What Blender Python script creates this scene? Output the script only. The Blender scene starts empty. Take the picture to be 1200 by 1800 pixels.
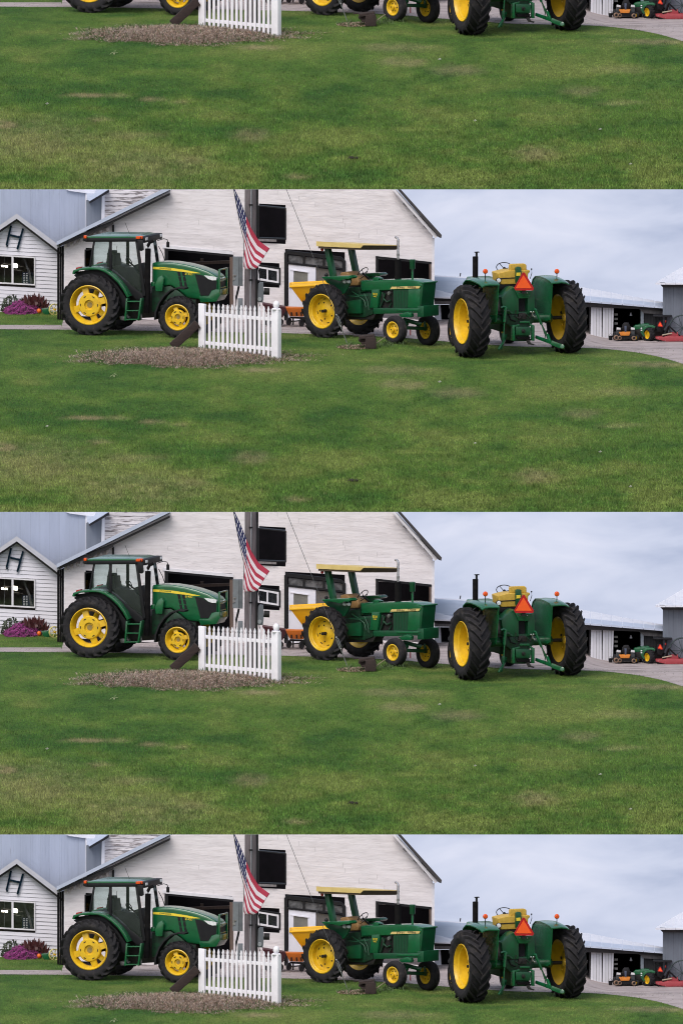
import bpy, bmesh, math, random
import numpy as np
from mathutils import Vector, Matrix

random.seed(7)
RNG = np.random.default_rng(11)
scene = bpy.context.scene
COL = scene.collection

# ------------------------------------------------------------------ camera, sky light, sun, exposure
# The photograph shows one farmyard four times, one strip above the other, so the place is a hillside of
# four level terraces, each carrying the same farmyard, seen through a parallel (orthographic) lens.
PITCH = math.radians(5.0)
S = 60.0                                   # photograph pixels per metre
SN, CS = math.sin(PITCH), math.cos(PITCH)
STEP_Y = 55.0                              # depth of one terrace
STEP_Z = (567.0 / S - STEP_Y * SN) / CS    # rise of one terrace
cam_d = bpy.data.cameras.new('camera')
cam_d.type = 'ORTHO'
cam_d.sensor_fit = 'VERTICAL'
cam_d.ortho_scale = 1800.0 / S
cam_d.clip_start = 0.5
cam_d.clip_end = 900.0
cam = bpy.data.objects.new('camera', cam_d)
COL.objects.link(cam)
_c = Vector((0, -25.0, (-300.0 / S + 25.0 * SN) / CS))
cam.location = _c - 150.0 * Vector((0, CS, -SN))
cam.rotation_euler = (math.radians(90) - PITCH, 0, 0)
scene.camera = cam

world = bpy.data.worlds.new('World')
scene.world = world
world.use_nodes = True
wn, wl = world.node_tree.nodes, world.node_tree.links
wn.clear()
w_out = wn.new('ShaderNodeOutputWorld'); w_bg = wn.new('ShaderNodeBackground')
w_sky = wn.new('ShaderNodeTexSky'); w_hsv = wn.new('ShaderNodeHueSaturation')
w_sky.sky_type = 'NISHITA'; w_sky.sun_disc = False
SUN_EL, SUN_AZ = math.radians(52), math.radians(205)
w_sky.sun_elevation = SUN_EL; w_sky.sun_rotation = SUN_AZ
w_sky.air_density = 1.0; w_sky.dust_density = 3.5; w_sky.ozone_density = 1.2
w_hsv.inputs['Saturation'].default_value = 0.68
w_bg.inputs['Strength'].default_value = 0.11
wl.new(w_sky.outputs[0], w_hsv.inputs['Color']); wl.new(w_hsv.outputs[0], w_bg.inputs['Color'])
wl.new(w_bg.outputs[0], w_out.inputs['Surface'])

sun_d = bpy.data.lights.new('sun', 'SUN')
sun_d.energy = 0.9; sun_d.angle = math.radians(35); sun_d.color = (1.0, 0.95, 0.9)
sun = bpy.data.objects.new('sun', sun_d)
COL.objects.link(sun)
_sd = Vector((math.sin(SUN_AZ) * math.cos(SUN_EL), math.cos(SUN_AZ) * math.cos(SUN_EL), math.sin(SUN_EL)))
sun.rotation_euler = _sd.to_track_quat('Z', 'Y').to_euler()
sun.location = (0, -40, 60)

vs = scene.view_settings
vs.view_transform = 'Standard'; vs.look = 'None'; vs.gamma = 1.0; vs.use_curve_mapping = False
EXPO = 0.74
vs.exposure = EXPO
SKY_GAIN = 2.0 ** (-EXPO)
scene.cycles.use_denoising = True
scene.cycles.max_bounces = 5
scene.cycles.diffuse_bounces = 3
scene.cycles.glossy_bounces = 2
scene.cycles.filter_width = 1.05
scene.cycles.transparent_max_bounces = 12

# ------------------------------------------------------------------ pixel <-> place helpers (home strip, rows 333..900)
def proj(p):
    return 600 + S * p[0], 600 - S * (p[1] * SN + p[2] * CS)
def at(px, py, Y):
    return Vector(((px - 600) / S, Y, ((600 - py) / S - Y * SN) / CS))
def sstep(a, b, x):
    t = np.clip((np.asarray(x, float) - a) / (b - a), 0, 1)
    return t * t * (3 - 2 * t)
def zg(X, Y):
    """height of the terrace ground"""
    X = np.asarray(X, float); Y = np.asarray(Y, float)
    k = 0.0176
    d = np.clip(1 - Y, 0, None)
    z = np.where(d < 7, -0.5 * k * d * d, -0.5 * k * 49 - 7 * k * (d - 7))
    z = z - 0.16 * sstep(1.7, 2.5, X) * sstep(-6, -2, Y)
    z = z - 0.42 * sstep(6.0, 8.0, X) * sstep(-1, 5, Y)
    z = z - 0.13 * np.clip(Y - 12.5, 0, None)      # the ground falls away behind the buildings
    return z
def ground(px, py):
    X = (px - 600) / S
    lo, hi = -40.0, 26.0
    for _ in range(50):
        m = 0.5 * (lo + hi)
        if proj((X, m, float(zg(X, m))))[1] > py: lo = m
        else: hi = m
    return Vector((X, lo, float(zg(X, lo))))
CLIP_CO = at(600, 333, 0); CLIP_NO = Vector((0, SN, CS))

# ------------------------------------------------------------------ materials
MATS = {}
def mat(name, c1, c2=None, rough=0.6, metal=0.0, scale=6.0, stretch=(1, 1, 1), lo=0.35, hi=0.7, detail=6.0,
        bump=0.0, bscale=None, spec=0.5, var=0.0, coat=0.0, c3=None, c3lo=0.6, c3hi=0.75, c3scale=None, c3stretch=None,
        rvar=0.0, tint=None):
    """procedural surface: two colours mixed by stretched noise, optional third (wear) colour, per-object variation"""
    if name in MATS: return MATS[name]
    m = bpy.data.materials.new(name); m.use_nodes = True
    n, l = m.node_tree.nodes, m.node_tree.links
    b = n['Principled BSDF']
    b.inputs['Metallic'].default_value = metal
    b.inputs['Roughness'].default_value = rough
    b.inputs['Specular IOR Level'].default_value = spec
    if coat: b.inputs['Coat Weight'].default_value = coat; b.inputs['Coat Roughness'].default_value = 0.15
    c2 = c2 if c2 is not None else tuple(v * 0.72 for v in c1)
    tc = n.new('ShaderNodeTexCoord'); oi = n.new('ShaderNodeObjectInfo')
    add = n.new('ShaderNodeVectorMath'); add.operation = 'ADD'
    sc = n.new('ShaderNodeVectorMath'); sc.operation = 'SCALE'; sc.inputs['Scale'].default_value = 37.0 if var else 0.0
    l.new(oi.outputs['Random'], sc.inputs[0])
    l.new(tc.outputs['Object'], add.inputs[0]); l.new(sc.outputs[0], add.inputs[1])
    def noise(s, st, det):
        mp = n.new('ShaderNodeMapping'); mp.inputs['Scale'].default_value = st
        nz = n.new('ShaderNodeTexNoise'); nz.inputs['Scale'].default_value = s; nz.inputs['Detail'].default_value = det
        nz.inputs['Roughness'].default_value = 0.62
        l.new(add.outputs[0], mp.inputs[0]); l.new(mp.outputs[0], nz.inputs['Vector'])
        return nz.outputs[0]
    def ramp(src, a, c):
        r = n.new('ShaderNodeMapRange'); r.inputs['From Min'].default_value = a; r.inputs['From Max'].default_value = c
        l.new(src, r.inputs['Value']); return r.outputs[0]
    def mix(f, a, c):
        x = n.new('ShaderNodeMix'); x.data_type = 'RGBA'
        l.new(f, x.inputs[0])
        for sock, v in ((x.inputs[6], a), (x.inputs[7], c)):
            if isinstance(v, tuple): sock.default_value = (*v, 1)
            else: l.new(v, sock)
        return x.outputs[2]
    nz = noise(scale, stretch, detail)
    col = mix(ramp(nz, lo, hi), c1, c2)
    if c3 is not None:
        nz3 = noise(c3scale or scale * 2.3, c3stretch or stretch, 8.0)
        col = mix(ramp(nz3, c3lo, c3hi), col, c3)
    if var:
        h = n.new('ShaderNodeHueSaturation')
        r = n.new('ShaderNodeMapRange'); r.inputs['To Min'].default_value = 1 - var; r.inputs['To Max'].default_value = 1 + var
        l.new(oi.outputs['Random'], r.inputs['Value']); l.new(r.outputs[0], h.inputs['Value'])
        l.new(col, h.inputs['Color']); col = h.outputs[0]
    l.new(col, b.inputs['Base Color'])
    if rvar:
        rr = n.new('ShaderNodeMapRange'); rr.inputs['To Min'].default_value = rough - rvar; rr.inputs['To Max'].default_value = rough + rvar
        l.new(nz, rr.inputs['Value']); l.new(rr.outputs[0], b.inputs['Roughness'])
    if bump:
        bp = n.new('ShaderNodeBump'); bp.inputs['Strength'].default_value = bump; bp.inputs['Distance'].default_value = 0.02
        l.new(noise(bscale or scale * 4, stretch, 8.0), bp.inputs['Height']); l.new(bp.outputs[0], b.inputs['Normal'])
    MATS[name] = m
    return m

GREEN = mat('green_paint', (0.006, 0.104, 0.036), (0.0045, 0.074, 0.026), rough=0.24, scale=3.5, spec=0.5, rvar=0.08, coat=0.6,
            c3=(0.030, 0.070, 0.040), c3lo=0.58, c3hi=0.85, c3scale=11)
GREEN_OLD = mat('old_green_paint', (0.005, 0.076, 0.028), (0.0035, 0.048, 0.019), rough=0.34, scale=4.5, rvar=0.12, coat=0.3,
            c3=(0.020, 0.060, 0.035), c3lo=0.52, c3hi=0.8, c3scale=9)
GREEN_DIRTY = mat('greasy_green_paint', (0.004, 0.046, 0.018), (0.005, 0.014, 0.009), rough=0.5, scale=9, lo=0.4, hi=0.65,
            c3=(0.03, 0.028, 0.022), c3lo=0.57, c3hi=0.75)
YELLOW = mat('yellow_paint', (0.72, 0.46, 0.012), (0.56, 0.33, 0.012), rough=0.42, scale=5, rvar=0.1, coat=0.1,
            c3=(0.20, 0.12, 0.02), c3lo=0.63, c3hi=0.82, c3scale=13)
DECAL = mat('yellow_decal', (0.80, 0.62, 0.05), (0.7, 0.52, 0.04), rough=0.35)
CREAM = mat('cream_yellow_paint', (0.66, 0.505, 0.20), (0.56, 0.41, 0.14), rough=0.5, scale=4)
UNDER_SHADE = mat('shaded_brown_underside', (0.11, 0.072, 0.045), (0.07, 0.045, 0.03), rough=0.8)  # canopy underside and front lip, their shade put into the colour
RUBBER = mat('tyre_rubber', (0.014, 0.0135, 0.016), (0.027, 0.025, 0.027), rough=0.80, scale=7, lo=0.35, hi=0.75, spec=0.22,
            c3=(0.075, 0.064, 0.056), c3lo=0.55, c3hi=0.84, c3scale=4.5, bump=0.25, bscale=45)
BLACK = mat('black_plastic', (0.005, 0.005, 0.007), (0.009, 0.009, 0.011), rough=0.55, spec=0.3)
MATTE = mat('soot_and_shade_black', (0.006, 0.006, 0.007), (0.012, 0.011, 0.011), rough=0.95, spec=0.08, scale=8)
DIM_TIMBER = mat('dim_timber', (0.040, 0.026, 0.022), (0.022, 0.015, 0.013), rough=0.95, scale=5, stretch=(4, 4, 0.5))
BLACK_DEEP = mat('black_opening_paint', (0.010, 0.009, 0.012), (0.016, 0.014, 0.018), rough=0.85)
DARK_METAL = mat('dark_greasy_metal', (0.010, 0.010, 0.011), (0.022, 0.019, 0.017), rough=0.65, spec=0.3, scale=10)
CHROME = mat('worn_chrome', (0.55, 0.55, 0.58), (0.25, 0.22, 0.2), rough=0.3, metal=0.9, scale=14)
LENS_W = mat('lamp_glass', (0.75, 0.76, 0.78), (0.55, 0.56, 0.58), rough=0.15, scale=20)
LENS_A = mat('amber_lens', (0.75, 0.10, 0.012), (0.55, 0.06, 0.01), rough=0.25, scale=20)
LENS_R = mat('red_lens', (0.36, 0.015, 0.012), (0.2, 0.01, 0.01), rough=0.25, scale=20)
SEAT_TAN = mat('tan_vinyl', (0.36, 0.21, 0.085), (0.26, 0.14, 0.05), rough=0.55, scale=8)
SEAT_YEL = mat('yellow_vinyl', (0.55, 0.36, 0.055), (0.42, 0.26, 0.03), rough=0.5, scale=8)
ORANGE_FL = mat('fluorescent_orange', (0.95, 0.11, 0.012), (0.85, 0.10, 0.012), rough=0.5, scale=9)
RED_REF = mat('red_reflector', (0.50, 0.010, 0.015), (0.36, 0.01, 0.012), rough=0.35, scale=9)
BARN_W = mat('weathered_white_board', (0.70, 0.665, 0.685), (0.59, 0.555, 0.57), rough=0.85, scale=2.6, stretch=(0.6, 1, 3.5), var=0.03, lo=0.42, hi=0.68,
             c3=(0.33, 0.295, 0.30), c3lo=0.61, c3hi=0.78, c3scale=5.0, c3stretch=(0.45, 1, 6.5), bump=0.5, bscale=12)
GABLE_W = mat('peeling_white_board', (0.54, 0.51, 0.52), (0.45, 0.42, 0.43), rough=0.9, scale=3, stretch=(0.4, 1, 3), var=0.10,
             c3=(0.15, 0.13, 0.13), c3lo=0.50, c3hi=0.60, c3scale=5, c3stretch=(0.45, 1, 3.2), bump=0.5, bscale=16)
HOUSE_W = mat('white_clapboard', (0.66, 0.65, 0.72), (0.60, 0.59, 0.66), rough=0.6, scale=2.5, stretch=(0.5, 1, 3), var=0.03,
             c3=(0.36, 0.34, 0.37), c3lo=0.70, c3hi=0.85, c3scale=5, c3stretch=(0.4, 1, 5))
TRIM_W = mat('white_trim', (0.68, 0.67, 0.71), (0.58, 0.57, 0.61), rough=0.55, scale=5)
DOOR_W = mat('white_door_paint', (0.72, 0.72, 0.80), (0.64, 0.64, 0.71), rough=0.5, scale=3)
VINYL = mat('white_vinyl', (0.80, 0.79, 0.83), (0.72, 0.71, 0.75), rough=0.4, scale=5, c3=(0.42, 0.40, 0.36), c3lo=0.68, c3hi=0.9, c3scale=7)
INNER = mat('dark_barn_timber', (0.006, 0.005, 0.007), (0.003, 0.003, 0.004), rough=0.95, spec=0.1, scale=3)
TIMBER = mat('brown_timber', (0.14, 0.095, 0.075), (0.08, 0.055, 0.045), rough=0.9, scale=5, stretch=(4, 4, 0.5), bump=0.4)
METAL_BLUE = mat('galvanised_blue_grey', (0.37, 0.415, 0.53), (0.325, 0.365, 0.47), rough=0.5, metal=0.15, scale=1.6, stretch=(3, 1, 0.4), var=0.03,
             c3=(0.20, 0.20, 0.23), c3lo=0.64, c3hi=0.85, c3scale=4, c3stretch=(4, 1, 0.35))
ROOF_BLUE = mat('metal_roof_edge', (0.50, 0.55, 0.68), (0.42, 0.47, 0.59), rough=0.45, metal=0.2, scale=3)
ROOF_WHITE = mat('pale_metal_roof', (0.66, 0.67, 0.74), (0.58, 0.59, 0.67), rough=0.5, scale=2.2, stretch=(2.5, 1, 1),
             c3=(0.42, 0.42, 0.46), c3lo=0.62, c3hi=0.85)
ROOF_DARK = mat('dark_board_and_gap_shade', (0.030, 0.028, 0.032), (0.05, 0.045, 0.045), rough=0.8)  # dark eave boards, and painted shade in the gaps under two roofs
GREY_WOOD = mat('weathered_grey_wood', (0.20, 0.185, 0.19), (0.12, 0.11, 0.115), rough=0.9, scale=4, stretch=(4, 4, 0.5), bump=0.4, var=0.06)
GREY_BARN = mat('grey_barn_metal', (0.145, 0.165, 0.205), (0.12, 0.135, 0.17), rough=0.6, scale=2.2, stretch=(4, 1, 0.4), var=0.04)
POLE_W = mat('pole_wood', (0.165, 0.14, 0.15), (0.095, 0.08, 0.088), rough=0.92, scale=5, stretch=(7, 7, 0.3), lo=0.38, hi=0.62, bump=0.7, bscale=14,
             c3=(0.03, 0.026, 0.028), c3lo=0.62, c3hi=0.7, c3scale=9, c3stretch=(6, 6, 0.25))
BOX_GREY = mat('grey_enclosure', (0.16, 0.175, 0.19), (0.12, 0.13, 0.145), rough=0.5, metal=0.3, scale=6)
CONDUIT = mat('grey_conduit', (0.33, 0.33, 0.36), (0.24, 0.24, 0.26), rough=0.5, metal=0.3, scale=9)
WIRE = mat('steel_cable', (0.17, 0.17, 0.18), (0.1, 0.1, 0.1), rough=0.5, metal=0.6, scale=30)
TIE = mat('old_tie_wood', (0.040, 0.025, 0.022), (0.022, 0.014, 0.013), rough=0.92, scale=5, stretch=(1, 6, 6), bump=0.8, bscale=18,
             c3=(0.08, 0.06, 0.05), c3lo=0.62, c3hi=0.75)
ORANGE_P = mat('orange_plastic', (0.60, 0.155, 0.012), (0.48, 0.11, 0.01), rough=0.45, scale=5)
YEL_P = mat('yellow_plastic', (0.82, 0.46, 0.005), (0.72, 0.38, 0.005), rough=0.45, scale=4)
MAROON = mat('maroon_paint', (0.070, 0.014, 0.020), (0.045, 0.010, 0.014), rough=0.5, scale=6)
RED_P = mat('faded_red_paint', (0.34, 0.045, 0.055), (0.26, 0.03, 0.04), rough=0.6, scale=6, c3=(0.45, 0.28, 0.26), c3lo=0.6, c3hi=0.8)
PUMP = mat('pumpkin_skin', (0.80, 0.16, 0.010), (0.6, 0.10, 0.006), rough=0.5, scale=9)
PETAL = mat('purple_petals', (0.34, 0.055, 0.24), (0.15, 0.018, 0.11), rough=0.7, scale=30, lo=0.3, hi=0.7)
CANNA = mat('dark_red_leaves', (0.075, 0.016, 0.018), (0.04, 0.012, 0.012), rough=0.5, scale=20)
BUSHM = mat('dull_green_leaves', (0.045, 0.060, 0.035), (0.03, 0.04, 0.026), rough=0.6, scale=20)
DKTEAL = mat('dark_teal_paint', (0.004, 0.012, 0.026), (0.008, 0.024, 0.038), rough=0.95, spec=0.1, scale=14)
SOIL = mat('dark_soil', (0.022, 0.017, 0.014), (0.012, 0.010, 0.008), rough=0.95, scale=30)
STEEL_GREY = mat('dull_steel', (0.14, 0.14, 0.15), (0.09, 0.085, 0.085), rough=0.5, metal=0.5, scale=9)
STONE = mat('pale_stone', (0.45, 0.43, 0.41), (0.35, 0.33, 0.31), rough=0.8, scale=20)

def glass_mat(name, tint, refl=0.5, dark=0.0):
    m = bpy.data.materials.new(name); m.use_nodes = True
    n, l = m.node_tree.nodes, m.node_tree.links; n.clear()
    o = n.new('ShaderNodeOutputMaterial'); t = n.new('ShaderNodeBsdfTransparent'); g = n.new('ShaderNodeBsdfGlossy')
    t.inputs['Color'].default_value = (*tint, 1); g.inputs['Roughness'].default_value = 0.04
    g.inputs['Color'].default_value = (0.9, 0.95, 1, 1)
    nz = n.new('ShaderNodeTexNoise'); nz.inputs['Scale'].default_value = 2.2
    bp = n.new('ShaderNodeBump'); bp.inputs['Strength'].default_value = 0.06
    l.new(nz.outputs[0], bp.inputs['Height']); mr = n.new('ShaderNodeMapRange'); mr.inputs['From Min'].default_value = 0.3; mr.inputs['From Max'].default_value = 0.7
    mr.inputs['To Min'].default_value = refl * 0.5; mr.inputs['To Max'].default_value = refl * 1.3
    l.new(nz.outputs[0], mr.inputs['Value'])
    x = n.new('ShaderNodeMixShader'); l.new(mr.outputs[0], x.inputs[0])
    l.new(t.outputs[0], x.inputs[1]); l.new(g.outputs[0], x.inputs[2]); l.new(x.outputs[0], o.inputs['Surface'])
    return m
CAB_GLASS = glass_mat('tinted_cab_glass', (0.955, 0.985, 0.985), 0.05)
WIN_GLASS = glass_mat('window_glass', (0.88, 0.89, 0.88), 0.07)

def emit_mat(name, col, strength):
    m = bpy.data.materials.new(name); m.use_nodes = True
    n, l = m.node_tree.nodes, m.node_tree.links; n.clear()
    o = n.new('ShaderNodeOutputMaterial'); e = n.new('ShaderNodeEmission')
    e.inputs['Color'].default_value = (*col, 1); e.inputs['Strength'].default_value = strength
    l.new(e.outputs[0], o.inputs['Surface']); return m
LAMP_ON = emit_mat('lit_lamp', (1.0, 0.9, 0.72), 6.0)

def sky_mat():
    m = bpy.data.materials.new('cloudy_sky'); m.use_nodes = True
    n, l = m.node_tree.nodes, m.node_tree.links; n.clear()
    o = n.new('ShaderNodeOutputMaterial'); e = n.new('ShaderNodeEmission')
    tc = n.new('ShaderNodeTexCoord'); mp = n.new('ShaderNodeMapping'); mp.inputs['Scale'].default_value = (0.12, 1, 0.32)
    mp.inputs['Rotation'].default_value = (0, math.radians(14), 0); mp.inputs['Location'].default_value = (3.1, 0, 0.6)
    nz = n.new('ShaderNodeTexNoise'); nz.inputs['Scale'].default_value = 1.5; nz.inputs['Detail'].default_value = 7
    nz.inputs['Roughness'].default_value = 0.5; nz.inputs['Distortion'].default_value = 0.5
    r = n.new('ShaderNodeValToRGB')
    r.color_ramp.elements[0].position = 0.33; r.color_ramp.elements[0].color = (0.44, 0.495, 0.66, 1)
    r.color_ramp.elements[1].position = 0.64; r.color_ramp.elements[1].color = (0.71, 0.735, 0.87, 1)
    k = r.color_ramp.elements.new(0.48); k.color = (0.585, 0.63, 0.785, 1)
    l.new(tc.outputs['Object'], mp.inputs[0]); l.new(mp.outputs[0], nz.inputs['Vector']); l.new(nz.outputs[0], r.inputs[0])
    l.new(r.outputs[0], e.inputs['Color']); e.inputs['Strength'].default_value = SKY_GAIN * 1.07
    l.new(e.outputs[0], o.inputs['Surface']); return m
SKY = sky_mat()

# ------------------------------------------------------------------ mesh building
class MB:
    def __init__(self):
        self.v = []; self.f = []; self.mi = []; self.cur = 0
    def add(self, vs, fs):
        o = len(self.v)
        self.v += [tuple(p) for p in vs]
        self.f += [tuple(i + o for i in f) for f in fs]
        self.mi += [self.cur] * len(fs)
        return self
    def loft(self, a, b):
        n = len(a)
        fs = [tuple(range(n - 1, -1, -1)), tuple(range(n, 2 * n))]
        fs += [(i, (i + 1) % n, n + (i + 1) % n, n + i) for i in range(n)]
        return self.add(list(a) + list(b), fs)
    def box(self, x0, x1, y0, y1, z0, z1):
        return self.loft([(x0, y0, z0), (x1, y0, z0), (x1, y0, z1), (x0, y0, z1)], [(x0, y1, z0), (x1, y1, z0), (x1, y1, z1), (x0, y1, z1)])
    def tube(self, pts, r, n=8, r2=None):
        pts = [Vector(p) for p in pts]
        k = len(pts); rings = []
        for i, p in enumerate(pts):
            d = (pts[min(i + 1, k - 1)] - pts[max(i - 1, 0)]).normalized()
            a = d.cross(Vector((0, 0, 1)))
            if a.length < 0.05: a = d.cross(Vector((1, 0, 0)))
            a.normalize(); b = d.cross(a)
            rr = r if r2 is None else r + (r2 - r) * i / max(1, k - 1)
            rings.append([p + rr * (math.cos(2 * math.pi * j / n) * a + math.sin(2 * math.pi * j / n) * b) for j in range(n)])
        vs = [q for ring in rings for q in ring]
        fs = [(i * n + j, i * n + (j + 1) % n, (i + 1) * n + (j + 1) % n, (i + 1) * n + j) for i in range(k - 1) for j in range(n)]
        fs += [tuple(range(n - 1, -1, -1)), tuple(range((k - 1) * n, k * n))]
        return self.add(vs, fs)
    def bar(self, p, q, wx, wz, up=(0, 0, 1)):
        """straight square bar from p to q"""
        p, q = Vector(p), Vector(q); d = (q - p).normalized(); u = Vector(up)
        a = d.cross(u)
        if a.length < 0.05: a = d.cross(Vector((1, 0, 0)))
        a.normalize(); b = a.cross(d).normalized()
        a, b = a * wx / 2, b * wz / 2
        return self.loft([p - a - b, p + a - b, p + a + b, p - a + b], [q - a - b, q + a - b, q + a + b, q - a + b])
    def lathe(self, prof, n=32, axis='y', c=(0, 0, 0), caps=False):
        """prof: (radius, along-axis) pairs"""
        vs = []; c = Vector(c)
        for r, y in prof:
            for j in range(n):
                t = 2 * math.pi * j / n
                if axis == 'y': vs.append(c + Vector((r * math.cos(t), y, r * math.sin(t))))
                elif axis == 'z': vs.append(c + Vector((r * math.cos(t), r * math.sin(t), y)))
                else: vs.append(c + Vector((y, r * math.cos(t), r * math.sin(t))))
        k = len(prof)
        fs = [(i * n + j, i * n + (j + 1) % n, (i + 1) * n + (j + 1) % n, (i + 1) * n + j) for i in range(k - 1) for j in range(n)]
        if caps: fs += [tuple(range(n - 1, -1, -1)), tuple(range((k - 1) * n, k * n))]
        return self.add(vs, fs)
    def ball(self, c, rx, ry=None, rz=None, n=14, m=8):
        ry = ry or rx; rz = rz or rx
        prof = [(max(1e-4, math.sin(math.pi * i / m)), -math.cos(math.pi * i / m)) for i in range(m + 1)]
        k = MB().lathe(prof, n, 'z')
        return self.add([(c[0] + x * rx, c[1] + y * ry, c[2] + z * rz) for x, y, z in k.v], k.f)
    def build(self, name, material, parent=None, bevel=0.0, seg=2, smooth=True, clip=False, world_space=True):
        bm = bmesh.new()
        vv = [bm.verts.new(p) for p in self.v]
        for f, mi in zip(self.f, self.mi):
            try:
                fc = bm.faces.new([vv[i] for i in f]); fc.material_index = mi
            except ValueError: pass
        bmesh.ops.remove_doubles(bm, verts=bm.verts, dist=1e-5)
        bmesh.ops.recalc_face_normals(bm, faces=bm.faces)
        if clip:
            g = list(bm.verts) + list(bm.edges) + list(bm.faces)
            r = bmesh.ops.bisect_plane(bm, geom=g, plane_co=CLIP_CO, plane_no=CLIP_NO, clear_outer=True)
            ed = [e for e in r['geom_cut'] if isinstance(e, bmesh.types.BMEdge)]
            if ed:
                try: bmesh.ops.edgenet_fill(bm, edges=ed)
                except Exception: pass
        if bevel:
            ee = [e for e in bm.edges if len(e.link_faces) == 2 and e.calc_face_angle(0) > 0.5]
            bmesh.ops.bevel(bm, geom=ee, offset=bevel, segments=seg, profile=0.6, affect='EDGES', clamp_overlap=True)
        if parent is not None and world_space:
            r_ = parent
            while r_.name not in ORIGIN and r_.parent is not None: r_ = r_.parent
            o = ORIGIN.get(r_.name)
            if o is not None: bmesh.ops.translate(bm, verts=bm.verts, vec=-o)
        for e in bm.edges:
            e.smooth = not (len(e.link_faces) != 2 or e.calc_face_angle(0) > 0.6)
        for f in bm.faces: f.smooth = smooth
        me = bpy.data.meshes.new(name); bm.to_mesh(me); bm.free()
        for mm in (material if isinstance(material, (list, tuple)) else [material]): me.materials.append(mm)
        ob = bpy.data.objects.new(name, me); COL.objects.link(ob)
        if parent is not None: ob.parent = parent
        return ob

ORIGIN = {}        # world-space builders: where the root Empty stands
ROOTS = []         # (object, base label, seen in the topmost strip)
def tag(o, label, cat, group, top=True, kind=None):
    o['label'] = label; o['category'] = cat
    if group: o['group'] = group
    if kind: o['kind'] = kind
    ROOTS.append((o, label, top))
    return o
def thing(name, label, cat, group, loc=(0, 0, 0), top=True, rot=None, world_space=True):
    o = bpy.data.objects.new(name, None); COL.objects.link(o)
    o.empty_display_size = 0.3
    o.location = loc
    if rot is not None: o.rotation_euler = rot
    if world_space: ORIGIN[o.name] = Vector(loc)
    return tag(o, label, cat, group, top)
def structure(o, label, top=True):
    o['kind'] = 'structure'; o['label'] = label
    ROOTS.append((o, None, top)); return o

def ysheet(mb, poly, Y, depth):
    """outline traced at depth Y, extruded straight back"""
    a = [at(x, y, Y) for x, y in poly]
    return mb.loft(a, [p + Vector((0, depth, -0.09 * depth if depth > 1 else 0)) for p in a])
def text_mesh(s, size, material, parent, M, name='lettering', extrude=0.002, xs=1.0):
    cu = bpy.data.curves.new(name, 'FONT'); cu.body = s; cu.size = size; cu.extrude = extrude
    cu.align_x = 'CENTER'; cu.align_y = 'CENTER'
    t = bpy.data.objects.new(name, cu); COL.objects.link(t)
    dg = bpy.context.evaluated_depsgraph_get()
    me = bpy.data.meshes.new_from_object(t.evaluated_get(dg))
    bpy.data.objects.remove(t); bpy.data.curves.remove(cu)
    me.transform(M @ Matrix.Diagonal((xs, 1, 1, 1)))
    me.materials.clear(); me.materials.append(material)
    o = bpy.data.objects.new(name, me); COL.objects.link(o); o.parent = parent
    return o
# ------------------------------------------------------------------ ground of one terrace
def vnoise(x, y, seed):
    def h(i, j):
        n = np.sin(i * 127.1 + j * 311.7 + seed * 74.7) * 43758.5453
        return n - np.floor(n)
    xi, yi = np.floor(x), np.floor(y); fx, fy = x - xi, y - yi
    fx = fx * fx * (3 - 2 * fx); fy = fy * fy * (3 - 2 * fy)
    return (h(xi, yi) * (1 - fx) + h(xi + 1, yi) * fx) * (1 - fy) + (h(xi, yi + 1) * (1 - fx) + h(xi + 1, yi + 1) * fx) * fy
def fbm(x, y, seed, o=4):
    s = 0; a = 0.5; t = 0
    for k in range(o):
        s = s + a * vnoise(x * 2 ** k, y * 2 ** k, seed + k); t += a; a *= 0.55
    return s / t
DRY = []   # (x, y, rx, ry, strength): worn straw-coloured patches of turf, placed from the photograph
for px, py, rx, ry, st in ((150, 735, 38, 4, .9), (268, 742, 24, 4, .85), (205, 735, 30, 4, .45), (315, 747, 14, 4, .6), (178, 777, 22, 5, .6), (8, 788, 26, 9, .75),
                           (440, 805, 34, 12, .5), (460, 650, 42, 5, .8), (712, 676, 40, 9, .6), (700, 650, 70, 9, .45), (800, 690, 45, 10, .5),
                           (520, 878, 26, 5, .6), (940, 838, 40, 14, .55), (1020, 727, 34, 9, .4), (1090, 748, 40, 5, .4), (60, 815, 130, 40, .35), (255, 860, 120, 34, .35),
                           (140, 632, 20, 6, .6), (165, 850, 14, 4, .5), (330, 850, 40, 10, .4), (235, 805, 60, 9, .35), (1100, 690, 60, 9, .25), (1150, 640, 80, 6, .55)):
    g = ground(px, py); g2 = ground(px, py + ry)
    DRY.append((g.x, g.y, rx / S, abs(g.y - g2.y), st))
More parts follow.
